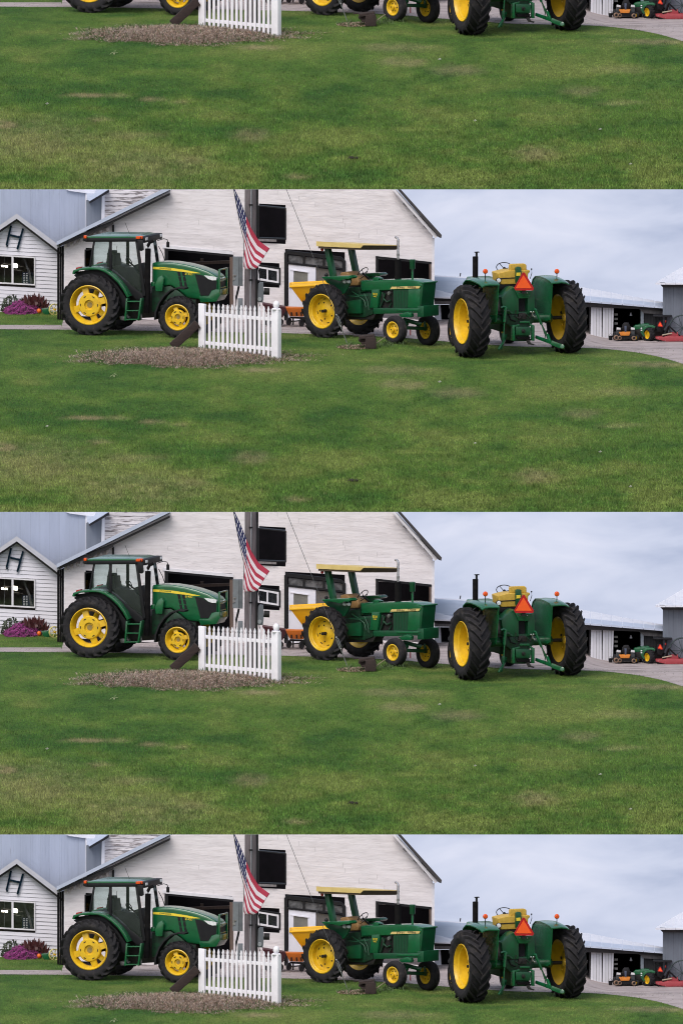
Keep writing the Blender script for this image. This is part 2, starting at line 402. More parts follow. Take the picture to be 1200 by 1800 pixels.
def turf(X, Y):
    """colour of the turf at a place: lush, ordinary, yellowing and dry straw"""
    a = fbm(X * 0.32 + 5, Y * 0.34 + 2, 3, 4); b = fbm(X * 1.1, Y * 1.0, 9, 4); c = fbm(X * 3.5, Y * 2.6, 21, 3)
    lush = np.array((0.044, 0.114, 0.022)); mid = np.array((0.088, 0.166, 0.030)); yel = np.array((0.155, 0.208, 0.050)); straw = np.array((0.36, 0.28, 0.165))
    t = np.clip((a * 0.62 + b * 0.38 - 0.33) / 0.34, 0, 1)[:, None]
    near = sstep(-13, -25, Y)[:, None]
    left = sstep(2, -9, X)[:, None]
    t = np.clip(t + 0.05 * near + 0.20 * left * near, 0, 1)
    col = np.where(t < 0.5, lush + (mid - lush) * t * 2, mid + (yel - mid) * (t - 0.5) * 2)
    d = np.zeros(len(X))
    for x, y, rx, ry, st in DRY:
        q = ((X - x) / rx) ** 2 + ((Y - y) / ry) ** 2
        d = np.maximum(d, st * np.clip(1.5 * np.exp(-q * 0.9) * (0.2 + 1.5 * c) - 0.25, 0, 1.1))
    d = np.clip(0.72 * d + 0.30 * np.clip(c - 0.70, 0, 1), 0, 0.9)[:, None]
    return col * (1 - d) + straw * d
def set_cols(me, cols):
    at_ = me.color_attributes.new('turf', 'FLOAT_COLOR', 'POINT')
    at_.data.foreach_set('color', np.c_[cols, np.ones(len(cols))].astype(np.float32).ravel())
def turf_mat(name, gain, rough, jitter):
    m = bpy.data.materials.new(name); m.use_nodes = True
    n, l = m.node_tree.nodes, m.node_tree.links; b = n['Principled BSDF']
    a = n.new('ShaderNodeVertexColor'); a.layer_name = 'turf'
    h = n.new('ShaderNodeHueSaturation'); h.inputs['Value'].default_value = gain
    l.new(a.outputs[0], h.inputs['Color'])
    if jitter:
        tc = n.new('ShaderNodeTexCoord'); nz = n.new('ShaderNodeTexNoise'); nz.inputs['Scale'].default_value = 9; nz.inputs['Detail'].default_value = 8
        mr = n.new('ShaderNodeMapRange'); mr.inputs['From Min'].default_value = 0.3; mr.inputs['From Max'].default_value = 0.7
        mr.inputs['To Min'].default_value = gain * 0.6; mr.inputs['To Max'].default_value = gain * 1.25
        l.new(tc.outputs['Object'], nz.inputs['Vector']); l.new(nz.outputs[0], mr.inputs['Value']); l.new(mr.outputs[0], h.inputs['Value'])
    l.new(h.outputs[0], b.inputs['Base Color']); b.inputs['Roughness'].default_value = rough
    b.inputs['Specular IOR Level'].default_value = 0.2
    return m
TURF_G = turf_mat('turf_ground', 0.75, 0.95, True)
TURF_B = turf_mat('grass_blades', 1.0, 0.6, False)

# gravel drive outline as near and far edge for each x
_ne = [(-3000, 579), (0, 579), (110, 579.5), (280, 582), (500, 586), (640, 590), (720, 595), (800, 602), (900, 609), (980, 611), (1040, 612), (1080, 615), (1120, 620), (1160, 628), (1200, 640), (1235, 660), (1262, 690), (1280, 760)]
_far = [(-3000, 571.5), (0, 571.5), (105, 571.5), (118, 571.2)]
def near_edge(px): return float(np.interp(px, [p for p, _ in _ne], [r for _, r in _ne]))
NE_X = np.linspace(-40, 11.0, 260)
NE_Y = np.array([ground(600 + S * x, near_edge(600 + S * x)).y for x in NE_X])
NE_Y = NE_Y + 0.10 * (fbm(NE_X * 1.3, NE_X * 0, 5) - 0.5)
NE_X2 = np.r_[NE_X, 40.0]; NE_Y2 = np.r_[NE_Y, NE_Y[-1]]
FAR_LEFT_Y = ground(50, 571.5).y
def is_gravel(X, Y):
    far = np.where(X < -8.15, FAR_LEFT_Y, 60.0)
    return (Y > np.interp(X, NE_X2, NE_Y2)) & (Y < far)

gx = np.r_[np.linspace(-40, -13, 10)[:-1], np.arange(-13, 13.01, 0.2), np.linspace(13, 40, 10)[1:]]
gy = np.r_[np.arange(-27.2, 8, 0.2), np.linspace(8, 27.4, 40)]
GX, GY = np.meshgrid(gx, gy); fx, fy = GX.ravel(), GY.ravel()
fz = zg(fx, fy)
nx, ny = len(gx), len(gy)
idx = np.arange(nx * ny).reshape(ny, nx)
quads = np.stack([idx[:-1, :-1], idx[:-1, 1:], idx[1:, 1:], idx[1:, :-1]], -1).reshape(-1, 4)
me = bpy.data.meshes.new('lawn'); me.from_pydata(np.c_[fx, fy, fz].tolist(), [], quads.tolist())
for p in me.polygons: p.use_smooth = True
set_cols(me, turf(fx, fy)); me.materials.append(TURF_G)
lawn = bpy.data.objects.new('lawn', me); COL.objects.link(lawn)
structure(lawn, 'mown green lawn with worn patches')

# gravel sheet laid 6 mm over the ground
GRAVEL = mat('pale_gravel', (0.40, 0.345, 0.345), (0.29, 0.25, 0.25), rough=0.95, scale=2.2, stretch=(0.6, 1.3, 1), bump=0.8, bscale=60,
             c3=(0.15, 0.125, 0.12), c3lo=0.54, c3hi=0.66, c3scale=1.3, c3stretch=(0.5, 1.9, 1))
mb = MB(); vs_, fs_ = [], []
cols = []
xs = np.r_[np.linspace(-40, -12, 8)[:-1], np.arange(-12, 12.6, 0.2), 16, 24, 40]
NR = 26
for x in xs:
    y0 = float(np.interp(x, NE_X2, NE_Y2)); y1 = FAR_LEFT_Y if x < -8.15 else 26.0
    for j in range(NR):
        t = (j / (NR - 1)) ** 1.6
        y = y0 + (y1 - y0) * t
        vs_.append((x, y, float(zg(x, y)) + 0.006))
for i in range(len(xs) - 1):
    for j in range(NR - 1):
        a = i * NR + j; fs_.append((a, a + NR, a + NR + 1, a + 1))
mb.add(vs_, fs_)
structure(mb.build('gravel_drive', GRAVEL), 'pale gravel drive between the lawn and the barns')

# loose stones on the near part of the drive (stuff)
mb = MB()
n_ = 0
while n_ < 2600:
    x = random.uniform(-10.5, 10.8); y0 = float(np.interp(x, NE_X2, NE_Y2)); y = y0 + abs(random.gauss(0, 1.6)) + 0.02
    if not bool(is_gravel(np.array([x]), np.array([y]))[0]): n_ += 1; continue
    r = random.uniform(0.008, 0.026); z = float(zg(x, y)) + 0.006
    a = random.uniform(0, 6.28); pts = []
    for k in range(4):
        pts.append((x + r * math.cos(a + k * 1.57) * random.uniform(.7, 1.3), y + r * math.sin(a + k * 1.57) * random.uniform(.7, 1.3), z - 0.004))
    mb.add(pts + [(x, y, z + r * random.uniform(.5, .9))], [(0, 1, 4), (1, 2, 4), (2, 3, 4), (3, 0, 4)]); n_ += 1
tag(mb.build('loose_gravel', mat('gravel_stones', (0.34, 0.31, 0.30), (0.2, 0.18, 0.175), rough=0.95, scale=3), smooth=False),
    'loose pale stones scattered on the gravel drive', 'gravel', None, True, 'stuff')

# grass blades (stuff): single tapering blades, a little longer towards the front of the terrace
NB = 520000
def blades(n, X, Y, hs, ws, cols, lean=0.55):
    a = RNG.uniform(0, 2 * np.pi, n); dx, dy = np.cos(a), np.sin(a)
    z = zg(X, Y)
    b = RNG.uniform(0, 2 * np.pi, n); ln = RNG.uniform(0.05, lean, n) * hs
    P0 = np.c_[X - dx * ws / 2, Y - dy * ws / 2, z - 0.004]; P1 = np.c_[X + dx * ws / 2, Y + dy * ws / 2, z - 0.004]
    P2 = np.c_[X + np.cos(b) * ln, Y + np.sin(b) * ln, z + hs]
    co = np.stack([P0, P1, P2], 1).reshape(-1, 3).astype(np.float32)
    m = bpy.data.meshes.new('grass')
    m.vertices.add(3 * n); m.vertices.foreach_set('co', co.ravel())
    m.loops.add(3 * n); m.loops.foreach_set('vertex_index', np.arange(3 * n, dtype=np.int32))
    m.polygons.add(n); m.polygons.foreach_set('loop_start', np.arange(0, 3 * n, 3, dtype=np.int32))
    m.update(calc_edges=True); m.validate()
    set_cols(m, np.repeat(cols, 3, 0))
    return m
X = RNG.uniform(-12.5, 12.5, NB); Y = -27.0 + 38.0 * RNG.uniform(0, 1, NB) ** 1.15
keep = ~is_gravel(X, Y) & ~((Y > 4.0) & (X > -8.2))
bare = np.zeros(len(X), bool)
X, Y = X[keep], Y[keep]
n = len(X)
near = sstep(2, -25, Y)
cl = fbm(X * 2.2, Y * 1.8, 33, 3)
hs = (0.030 + 0.044 * near) * RNG.uniform(0.5, 1.35, n) * (0.65 + 0.7 * cl)
ws = (0.011 + 0.013 * near) * RNG.uniform(0.6, 1.3, n)
cols = turf(X, Y) * RNG.uniform(0.45, 1.6, (n, 1)) * (0.5 + 1.0 * fbm(X * 3.6, Y * 2.0, 55, 3))[:, None]
pale = RNG.uniform(0, 1, n) < 0.03
cols[pale] = cols[pale] * 0.4 + np.array((0.22, 0.20, 0.10)) * 0.6
me = blades(n, X, Y, hs, ws, np.clip(cols, 0, 1)); me.materials.append(TURF_B)
gr = bpy.data.objects.new('grass', me); COL.objects.link(gr)
tag(gr, 'short mown grass covering the lawn', 'grass', None, True, 'stuff')

# sky standing behind each terrace
mb = MB(); a = at(600, 333, 27.8).z
mb.box(-60, 60, 27.8, 27.82, -4.0, a)
structure(mb.build('sky', SKY, smooth=False), 'pale overcast sky with blue grey clouds', False)
# ------------------------------------------------------------------ buildings
def line(p, q):
    return lambda x: p[1] + (q[1] - p[1]) * (x - p[0]) / (q[0] - p[0])
def boards(root, Y, x0f, x1f, r_top, r_bot, pitch, tilt, xref, material, openings=(), thick=0.03, joints=None, clip=True, lap=0.012, name='board', GAP=0.5):
    """horizontal boards, one object each: x0f/x1f give the wall ends at a row; openings are (xa, xb, row function top, row function bottom)"""
    r = r_top; i = 0
    while r < r_bot:
        r1 = r + pitch; rc = r + pitch / 2
        if clip and r1 + tilt * 400 < 333: r = r1; continue
        xa, xb = x0f(rc), x1f(rc)
        iv = [(xa, xb)]
        for oa, ob_, ft, fb in openings:
            out = []
            for a, b in iv:
                xm = max(a, min(b, (oa + ob_) / 2))
                row = rc + tilt * (xm - xref)
                if ft(xm) - pitch * 0.45 < row < fb(xm) + pitch * 0.45 and oa < b and ob_ > a:
                    if oa > a: out.append((a, oa))
                    if ob_ < b: out.append((ob_, b))
                else: out.append((a, b))
            iv = out
        iv2 = []
        for a, b in iv:
            if joints and b - a > joints * 1.4:
                c = a + (b - a) * random.uniform(0.3, 0.7); iv2 += [(a, c - 0.12), (c + 0.12, b)]
            else: iv2.append((a, b))
        for a, b in iv2:
            if b - a < 1.5: continue
            la = a if a != xa else None; lb = b if b != xb else None
            def ends(rr): return (x0f(rr) if a == xa else a), (x1f(rr) if b == xb else b)
            at0, bt0 = ends(r); ab0, bb0 = ends(r1)
            if min(bt0 - at0, bb0 - ab0) < -0.5: continue
            t = lambda x, rr: rr + tilt * (x - xref)
            o = random.uniform(-0.5, 0.35) * lap
            gap = GAP
            p = [at(at0, t(at0, r + gap), Y), at(bt0, t(bt0, r + gap), Y), at(bb0, t(bb0, r1), Y), at(ab0, t(ab0, r1), Y)]
            if clip and all(proj(q)[1] < 334 for q in p): continue
            q = [v + Vector((0, o + (lap if k < 2 else 0), 0)) for k, v in enumerate(p)]
            mb = MB(); mb.loft(q, [v + Vector((0, thick, 0)) for v in p])
            mb.build(name, material, root, clip=clip, smooth=False)
        r = r1; i += 1

# ---- the big white barn
YB = 7.0
barn = thing('barn', 'big white gabled barn with black openings behind the three tractors', 'barn', 'white barns, one in each strip', (at(440, 560, YB).x, YB, 0.0), True)
rakeL = line((105, 428), (299, 333)); rakeR = line((694, 333), (768, 414))
def bx0(r):   # left end of wall at row
    return 113.0 if r > 470 else max(113.0, (506.9 - r) / 0.5447 + 4)
def bx1(r): return min(760.0, (r + 399.1) / 1.0396 - 3)
wt = line((455, 362), (502, 367)); wb = line((455, 420), (502, 421))
gt = line((296, 436), (408, 447)); flat = lambda v: (lambda x: v)
dt = line((500, 441), (607, 455)); ot = line((662, 453), (757, 463)); st = line((452, 467), (491, 473)); sb = line((452, 494), (491, 500))
OPEN = [(455, 502, wt, wb), (293, 408, gt, flat(700)), (501, 606, dt, flat(700)), (663, 756, ot, flat(556)), (452, 491, st, sb), (151, 163, flat(441), flat(474))]
def tl(x0): return x0
boards(barn, YB, lambda r: bx0(r), lambda r: bx1(r), 300, 574, 8.6, 0.055, 500, BARN_W, OPEN, thick=0.035, joints=170, lap=0.0015, GAP=0.06)
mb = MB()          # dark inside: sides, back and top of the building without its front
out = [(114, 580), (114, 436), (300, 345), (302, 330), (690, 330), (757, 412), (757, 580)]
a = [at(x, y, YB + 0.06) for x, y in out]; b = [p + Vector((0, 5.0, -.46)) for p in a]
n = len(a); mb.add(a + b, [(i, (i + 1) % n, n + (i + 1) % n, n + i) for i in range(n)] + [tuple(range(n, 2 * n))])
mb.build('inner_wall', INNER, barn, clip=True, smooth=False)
# backing behind boards keeps joints dark but leaves openings free: frames and posts inside
mb = MB(); ysheet(mb, [(100, 431), (299, 333.5), (299, 326), (100, 424.5)], YB - 0.45, 5.4); mb.build('roof', ROOF_BLUE, barn, clip=True)
mb = MB(); ysheet(mb, [(200, 391), (299, 343), (299, 340), (200, 388)], YB - 0.30, 0.2); mb.build('fascia', ROOF_DARK, barn, clip=True)
mb = MB(); ysheet(mb, [(104, 434), (200, 394), (200, 388), (104, 428)], YB - 0.30, 0.2); mb.build('fascia', ROOF_DARK, barn, clip=True)
for k in range(7):     # rafter tails under the low eave
    x = 118 + k * 11.5; y = 431 - (x - 105) * 0.40 + 1
    mb = MB(); ysheet(mb, [(x, y), (x + 5, y - 2), (x + 5, y + 6), (x, y + 8)], YB - 0.26, 0.25); mb.build('rafter_tail', GREY_WOOD, barn, clip=True)
mb = MB(); ysheet(mb, [(197.5, 396), (201, 394.5), (201, 411), (197.5, 411)], YB - 0.05, 0.06); mb.build('bracket', BLACK, barn)
mb = MB(); ysheet(mb, [(692, 325), (697, 325), (776, 413), (775, 418), (770, 416)], YB - 0.40, 5.2); mb.build('roof', ROOF_DARK, barn, clip=True)
mb = MB(); ysheet(mb, [(686, 330), (691, 329), (769, 415.5), (764, 419), (761, 415)], YB - 0.30, 0.28); mb.build('rake_strip', TRIM_W, barn, clip=True)
for x, y in ((712, 358), (730, 378), (748, 397)):
    mb = MB(); ysheet(mb, [(x - 3, y - 2), (x + 4, y + 4), (x + 2, y + 6), (x - 4, y + 1)], YB - 0.20, 0.2); mb.build('lookout', GREY_WOOD, barn)
mb = MB(); ysheet(mb, [(759, 419), (763, 419), (763, 576), (759, 576)], YB - 0.02, 0.1); mb.build('corner_board', TRIM_W, barn)
# ---- gable window
def frame_rect(name, poly, wpx, Y, depth, material, root, **k):
    """four frame bars round a quad (outer corners, clockwise from top left)"""
    (a, b, c, d) = [Vector((x, y)) for x, y in poly]
    cen = (a + b + c + d) / 4
    def ins(p, dx, dy): return (p.x + dx, p.y + dy)
    ai, bi, ci, di = ins(a, wpx, wpx), ins(b, -wpx, wpx), ins(c, -wpx, -wpx), ins(d, wpx, -wpx)
    A, B, C_, D = map(tuple, (a, b, c, d))
    mb = MB()
    ysheet(mb, [A, B, bi, ai], Y, depth); ysheet(mb, [B, C_, ci, bi], Y, depth); ysheet(mb, [C_, D, di, ci], Y, depth); ysheet(mb, [D, A, ai, di], Y, depth)
    return mb.build(name, material, root, **k)
win = frame_rect('window', [(453.5, 361), (503, 366), (503, 421.5), (453.5, 420)], 2.0, YB - 0.02, 0.30, BLACK, barn)
mb = MB(); ysheet(mb, [(453, 420), (486, 421.5), (486, 425), (453, 424)], YB - 0.08, 0.1); mb.build('sill', GREY_WOOD, win)
# ---- wide doorway (left) with its header and posts
mb = MB(); ysheet(mb, [(286, 430.5), (410, 442.5), (410, 447.5), (286, 436)], YB - 0.03, 0.07); mb.build('lintel', TRIM_W, barn)
mb = MB(); ysheet(mb, [(291, 436.2), (410, 447.8), (410, 451.5), (291, 440)], YB - 0.015, 0.3); mb.build('lintel', BLACK, barn)
mb = MB(); ysheet(mb, [(289.5, 434), (296, 435), (296, 578), (289.5, 578)], YB - 0.01, 0.14); mb.build('door_post', BLACK, barn)
mb = MB(); ysheet(mb, [(404, 452), (410, 452), (410, 578), (404, 578)], YB - 0.02, 0.14); mb.build('door_post', TIMBER, barn)
mb = MB(); ysheet(mb, [(352, 455), (358, 455), (358, 578), (352, 578)], YB + 2.4, 0.12); mb.build('inner_post', DIM_TIMBER, barn)
mb = MB(); ysheet(mb, [(296, 462), (408, 458), (408, 463), (296, 467)], YB + 2.2, 0.12); mb.build('inner_beam', DIM_TIMBER, barn)
# ---- little two-pane window
win = frame_rect('window', [(449, 464), (493, 471), (493, 501), (449, 495)], 2.6, YB - 0.03, 0.09, BLACK, barn)
frame_rect('sash', [(452, 467.8), (490, 473.8), (490, 497.8), (452, 492)], 3.2, YB - 0.025, 0.05, TRIM_W, win)
mb = MB(); ysheet(mb, [(468.5, 471), (471.5, 471), (471.5, 495), (468.5, 495)], YB - 0.02, 0.04); mb.build('glazing_bar', TRIM_W, win)
for x0, x1 in ((455, 468.5), (471.5, 487)):
    mb = MB(); ysheet(mb, [(x0, 471), (x1, 473), (x1, 494), (x0, 493)], YB + 0.012, 0.012); mb.build('pane', WIN_GLASS, win)
# ---- door set: black frame, transom of three panes, white door, dark second leaf
mb = MB()
ysheet(mb, [(499.5, 445), (504, 440), (599, 451.5), (607.5, 458.5), (607.5, 464), (600, 457.5), (505, 446.5), (506, 578), (499.5, 578)], YB - 0.05, 0.12)
ysheet(mb, [(602, 458.5), (607.5, 464.5), (607.5, 578), (602, 578)], YB - 0.05, 0.12)
dset = mb.build('door_frame', BLACK, barn)
tT, tB = line((505, 447), (602, 458)), line((505, 462.5), (602, 472.5))
for x0, x1 in ((507.5, 532), (536, 567), (571, 601)):
    mb = MB(); ysheet(mb, [(x0, tT(x0) + 1), (x1, tT(x1) + 1), (x1, tB(x1) - 1.5), (x0, tB(x0) - 1.5)], YB + 0.02, 0.015); mb.build('transom_pane', mat('transom_reflection_grey', (0.15, 0.15, 0.16), (0.055, 0.055, 0.06), rough=0.2, scale=5, lo=.4, hi=.6), dset)  # reflection in the panes painted in as lighter mottled grey
for x0, x1 in ((532, 536), (567, 571)):
    mb = MB(); ysheet(mb, [(x0, tT(x0)), (x1, tT(x1)), (x1, tB(x1)), (x0, tB(x0))], YB - 0.04, 0.1); mb.build('mullion', BLACK, dset)
mb = MB(); ysheet(mb, [(505.5, tB(505) - 1.5), (602, tB(602) - 1.5), (602, tB(602) + 1.5), (505.5, tB(505) + 1.5)], YB - 0.045, 0.1); mb.build('transom_bar', BLACK, dset)
mb = MB()   # the door leaf round its window
ysheet(mb, [(507, 464.5), (555, 470), (555, 480), (507, 475)], YB - 0.01, 0.05)
ysheet(mb, [(507, 475), (516, 476), (516, 503), (507, 503)], YB - 0.01, 0.05)
ysheet(mb, [(541, 478.5), (555, 480), (555, 503), (541, 503)], YB - 0.01, 0.05)
ysheet(mb, [(507, 503), (555, 503), (555, 578), (507, 578)], YB - 0.01, 0.05)
door = mb.build('door', DOOR_W, barn)
mb = MB(); ysheet(mb, [(516, 476), (541, 478.5), (541, 503), (516, 503)], YB + 0.01, 0.012); mb.build('pane', mat('dusty_pane', (0.20, 0.20, 0.18), (0.13, 0.13, 0.125), rough=0.25, scale=4), door)
mb = MB(); ysheet(mb, [(510, 473), (543, 477.5), (543, 479.5), (510, 475)], YB - 0.03, 0.03); mb.build('drip_moulding', DOOR_W, door)
mb = MB(); ysheet(mb, [(508.5, 500), (511, 500), (511, 506), (508.5, 506)], YB - 0.05, 0.05); mb.build('handle', STEEL_GREY, door)
mb = MB(); ysheet(mb, [(556, 471), (602, 476), (602, 578), (556, 578)], YB + 0.03, 0.03); mb.build('side_panel', mat('grey_glazing', (0.13, 0.12, 0.115), (0.085, 0.08, 0.075), rough=0.3, scale=2.5), barn)
# ---- right opening
mb = MB(); ysheet(mb, [(660, 450), (758, 460.5), (758, 464.5), (660, 454)], YB - 0.03, 0.2); mb.build('lintel', BLACK, barn)
mb = MB(); ysheet(mb, [(660, 454), (664.5, 454.5), (664.5, 556), (660, 556)], YB - 0.02, 0.15); mb.build('door_post', BLACK, barn)
mb = MB(); ysheet(mb, [(754, 464), (757.5, 464.3), (757.5, 556), (754, 556)], YB - 0.02, 0.15); mb.build('door_post', TIMBER, barn)
# ---- narrow dark window left of the cab tractor
win = frame_rect('window', [(149, 439), (165, 437), (165, 476), (149, 476)], 2.2, YB - 0.03, 0.09, BLACK, barn)
mb = MB(); ysheet(mb, [(151, 441), (163, 440), (163, 474), (151, 474)], YB + 0.015, 0.012); mb.build('pane', WIN_GLASS, win)
# planks closing the gap beside the white house, its shadow painted in as near-black
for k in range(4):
    x = 101 + k * 4.0; mb = MB(); ysheet(mb, [(x, 436 - k * 1.5), (x + 3.8, 434.5 - k * 1.5), (x + 3.8, 566), (x, 566)], YB + 0.25 - k * .04, .04); mb.build('gap_shade_plank', MATTE if k < 3 else DIM_TIMBER, barn, smooth=False)
# ---- upper storey behind with peeling boards
YU = 9.6
up = thing('barn_annex', 'tall weathered building with peeling white boards behind the big barn', 'building', 'peeling annexes, one in each strip', (at(230, 390, YU).x, YU, 0), False)
boards(up, YU, lambda r: 183, lambda r: 300, 326, 400, 7.0, 0.02, 230, GABLE_W, (), thick=0.03, lap=0.014)
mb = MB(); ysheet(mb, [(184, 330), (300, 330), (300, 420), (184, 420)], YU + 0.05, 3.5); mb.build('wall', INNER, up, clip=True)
mb = MB(); ysheet(mb, [(179.5, 342), (184.5, 340), (184.5, 404), (178, 404)], YU - 0.03, 0.1); mb.build('corner_board', TRIM_W, up)
mb = MB(); a = [at(x, y, YU + 0.02) for x, y in ((152, 352), (180, 343), (180, 420), (152, 420))]; mb.loft(a, [p + Vector((0.0, 3.0, -.28)) for p in a]); mb.build('side_wall', GREY_BARN, up, clip=True)
mb = MB(); ysheet(mb, [(154, 347), (170, 337), (190, 325), (196, 330), (172, 345), (157, 354)], YU - 0.5, 3.5); mb.build('eave', ROOF_BLUE, up, clip=True)
mb = MB(); ysheet(mb, [(157, 354.5), (172, 345.5), (192, 333.5), (192, 338), (158, 358)], YU - 0.35, 3.0); mb.build('soffit', ROOF_DARK, up, clip=True)
# ---- big blue-grey metal building at the far left
YM = 12.5
mbn = thing('metal_barn', 'big blue grey corrugated metal barn behind the small white house', 'barn', 'metal barns, one in each strip', (at(60, 420, YM).x, YM, 0), False)
x = -150.0
while x < 151:
    x1 = min(x + 17.0, 151.5); tilt = 0.02
    a = [(x, 326 + (x) * .02), (x1 - 0.1, 326 + x1 * .02), (x1 - 0.1, 470), (x, 470)]
    mb = MB(); ysheet(mb, a, YM, 0.04)
    for k in range(3):
        xr = x + 2.5 + k * 5.4
        if xr + 1.2 < x1: ysheet(mb, [(xr, 328), (xr + 1.1, 328), (xr + 1.1, 470), (xr, 470)], YM - 0.009, 0.012)
    mb.build('metal_sheet', METAL_BLUE, mbn, clip=True, smooth=False); x += 17.0
mb = MB(); ysheet(mb, [(150.6, 336), (152.6, 336), (153.6, 450), (151.6, 450)], YM - 0.05, 0.05); mb.build('corner_trim', TRIM_W, mbn)
mb = MB(); ysheet(mb, [(112, 331), (170, 331), (166, 340), (152, 339.5), (140, 338), (122, 335.5)], YM - 0.1, 0.9); mb.build('roof_edge', ROOF_WHITE, mbn, clip=True)
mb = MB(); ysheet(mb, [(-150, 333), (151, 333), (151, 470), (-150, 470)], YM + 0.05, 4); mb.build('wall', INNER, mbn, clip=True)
# ---- small white house with the H
YH = 10.0
house = thing('white_house', 'small white clapboard house with lit window and letter on its gable', 'house', 'white houses, one in each strip', (at(30, 548, YH).x, YH, 0), False)
def hx0(r): return -52.0 if r > 440 else 30 - (r - 381) * 1.42
def hx1(r): return 108.0 if r > 441 else 30 + (r - 381) * 1.34
HW = (-70, 62.5, line((-70, 445), (62, 453)), line((-70, 494), (62, 500.5)))
boards(house, YH, hx0, hx1, 381, 556, 6.9, 0.055, 55, HOUSE_W, [HW], thick=0.03, lap=0.018, clip=False)
mb = MB()
out = [(-50, 560), (-50, 440), (30, 385), (106, 442), (106, 560)]
a = [at(x, y, YH + 0.05) for x, y in out]; b = [p + Vector((0, 2.2, -.2)) for p in a]; n = len(a)
mb.add(a + b, [(i, (i + 1) % n, n + (i + 1) % n, n + i) for i in range(n)] + [tuple(range(n, 2 * n))]); mb.build('inner_wall', mat('shop_inside', (0.17, 0.145, 0.14), (0.07, 0.06, 0.065), rough=0.9, scale=3), house, smooth=False)
for pts in ([(30, 375.5), (126, 447), (121, 450.5), (114, 449), (30, 384.5)], [(30, 375.5), (30, 384.5), (-62, 446), (-70, 444)]):
    mb = MB(); ysheet(mb, pts, YH - 0.32, 2.4); mb.build('roof', mat('roof_metal_grey', (0.47, 0.47, 0.52), (0.40, 0.40, 0.45), rough=0.5, scale=3), house)
for pts in ([(30, 384.7), (114, 449.3), (112, 452), (30, 388.5)], [(30, 384.7), (30, 388.5), (-60, 450), (-62, 446)]):
    mb = MB(); ysheet(mb, pts, YH - 0.22, 0.2); mb.build('rake_strip', ROOF_DARK, house)  # dark gap below the roof edge, its shade built as a strip
mb = MB(); ysheet(mb, [(107, 441), (112, 446), (121, 451.5), (109, 450.5), (109, 560), (107, 560)], YH - 0.05, 0.12); mb.build('corner_board', TRIM_W, house)
win = frame_rect('window', [(-66, 444), (62.5, 451.5), (62.5, 502), (-66, 495)], 2.3, YH - 0.04, 0.09, TRIM_W, house)
for x in (22.6, -22):
    mb = MB(); ysheet(mb, [(x - 1.8, 449.5), (x + 1.8, 449.7), (x + 1.8, 499), (x - 1.8, 499)], YH - 0.035, 0.07); mb.build('mullion', TRIM_W, win)
for x0, x1 in ((-20, 20.6), (24.6, 60), (-64, -24)):
    mb = MB(); ysheet(mb, [(x0, 449), (x1, 452), (x1, 500), (x0, 497)], YH + 0.012, 0.012); mb.build('pane', WIN_GLASS, win)
mb = MB(); ysheet(mb, [(24, 463), (31, 464), (31, 471), (24, 470)], YH + 0.6, 0.05); mb.build('ceiling_lamp', LAMP_ON, house)
mb = MB(); ysheet(mb, [(3, 466), (14, 467), (14, 470), (3, 469)], YH + 0.6, 0.05); mb.build('ceiling_lamp', LAMP_ON, house)
for p, q in (((25, 466), (41, 468.5)), ((25, 474), (41, 476.5)), ((6, 463), (20, 465))):
    mb = MB(); mb.tube([at(*p, YH + 0.75), at(*q, YH + 0.75)], 0.012, 6); mb.build('shop_rail', GREY_WOOD, house)
mb = MB(); mb.tube([at(9, 450, YH + .5), at(8, 500, YH + .5)], 0.012, 6); mb.build('pull_cord', CONDUIT, house)
for x in (41.5, 46.0):
    for k in range(7):
        mb = MB(); y = 480.5 + k * 3; ysheet(mb, [(x, y), (x + 3, y), (x + 3, y + 1.5), (x, y + 1.5)], YH + 0.30, 0.03); mb.build('white_slat', DOOR_W, house)
mb = MB(); ysheet(mb, [(39.5, 479), (58, 479), (58, 501), (39.5, 501)], YH + 0.34, 0.05); mb.build('blue_cabinet', mat('navy_paint', (0.02, 0.03, 0.075), (0.015, 0.02, 0.05), rough=0.5), house)
mb = MB(); ysheet(mb, [(40, 452), (43, 452), (54, 478), (58, 498), (54, 498), (50, 480)], YH + 0.25, 0.02); mb.build('curtain', mat('grey_cloth', (0.16, 0.15, 0.16), (0.1, 0.1, 0.11), rough=0.9), house)
# the letter on the gable
hs_ = thing('letter_sign', 'dark teal wooden letter H on the white gable', 'sign', 'letters on the gables, one in each strip', at(27, 436, YH - 0.04), False)
mb = MB(); mb.bar(at(20, 396.5, YH - .05), at(12, 431, YH - .05), .058, .058); mb.ball(at(13, 432, YH - .05), .03); mb.build('upright', DKTEAL, hs_, bevel=.008)
mb = MB(); mb.bar(at(41, 402, YH - .05), at(31, 438, YH - .05), .058, .058); mb.build('upright', DKTEAL, hs_, bevel=.008)
mb = MB(); mb.bar(at(18.5, 413, YH - .052), at(36.5, 417.5, YH - .052), .056, .056); mb.build('crossbar', DKTEAL, hs_, bevel=.008)

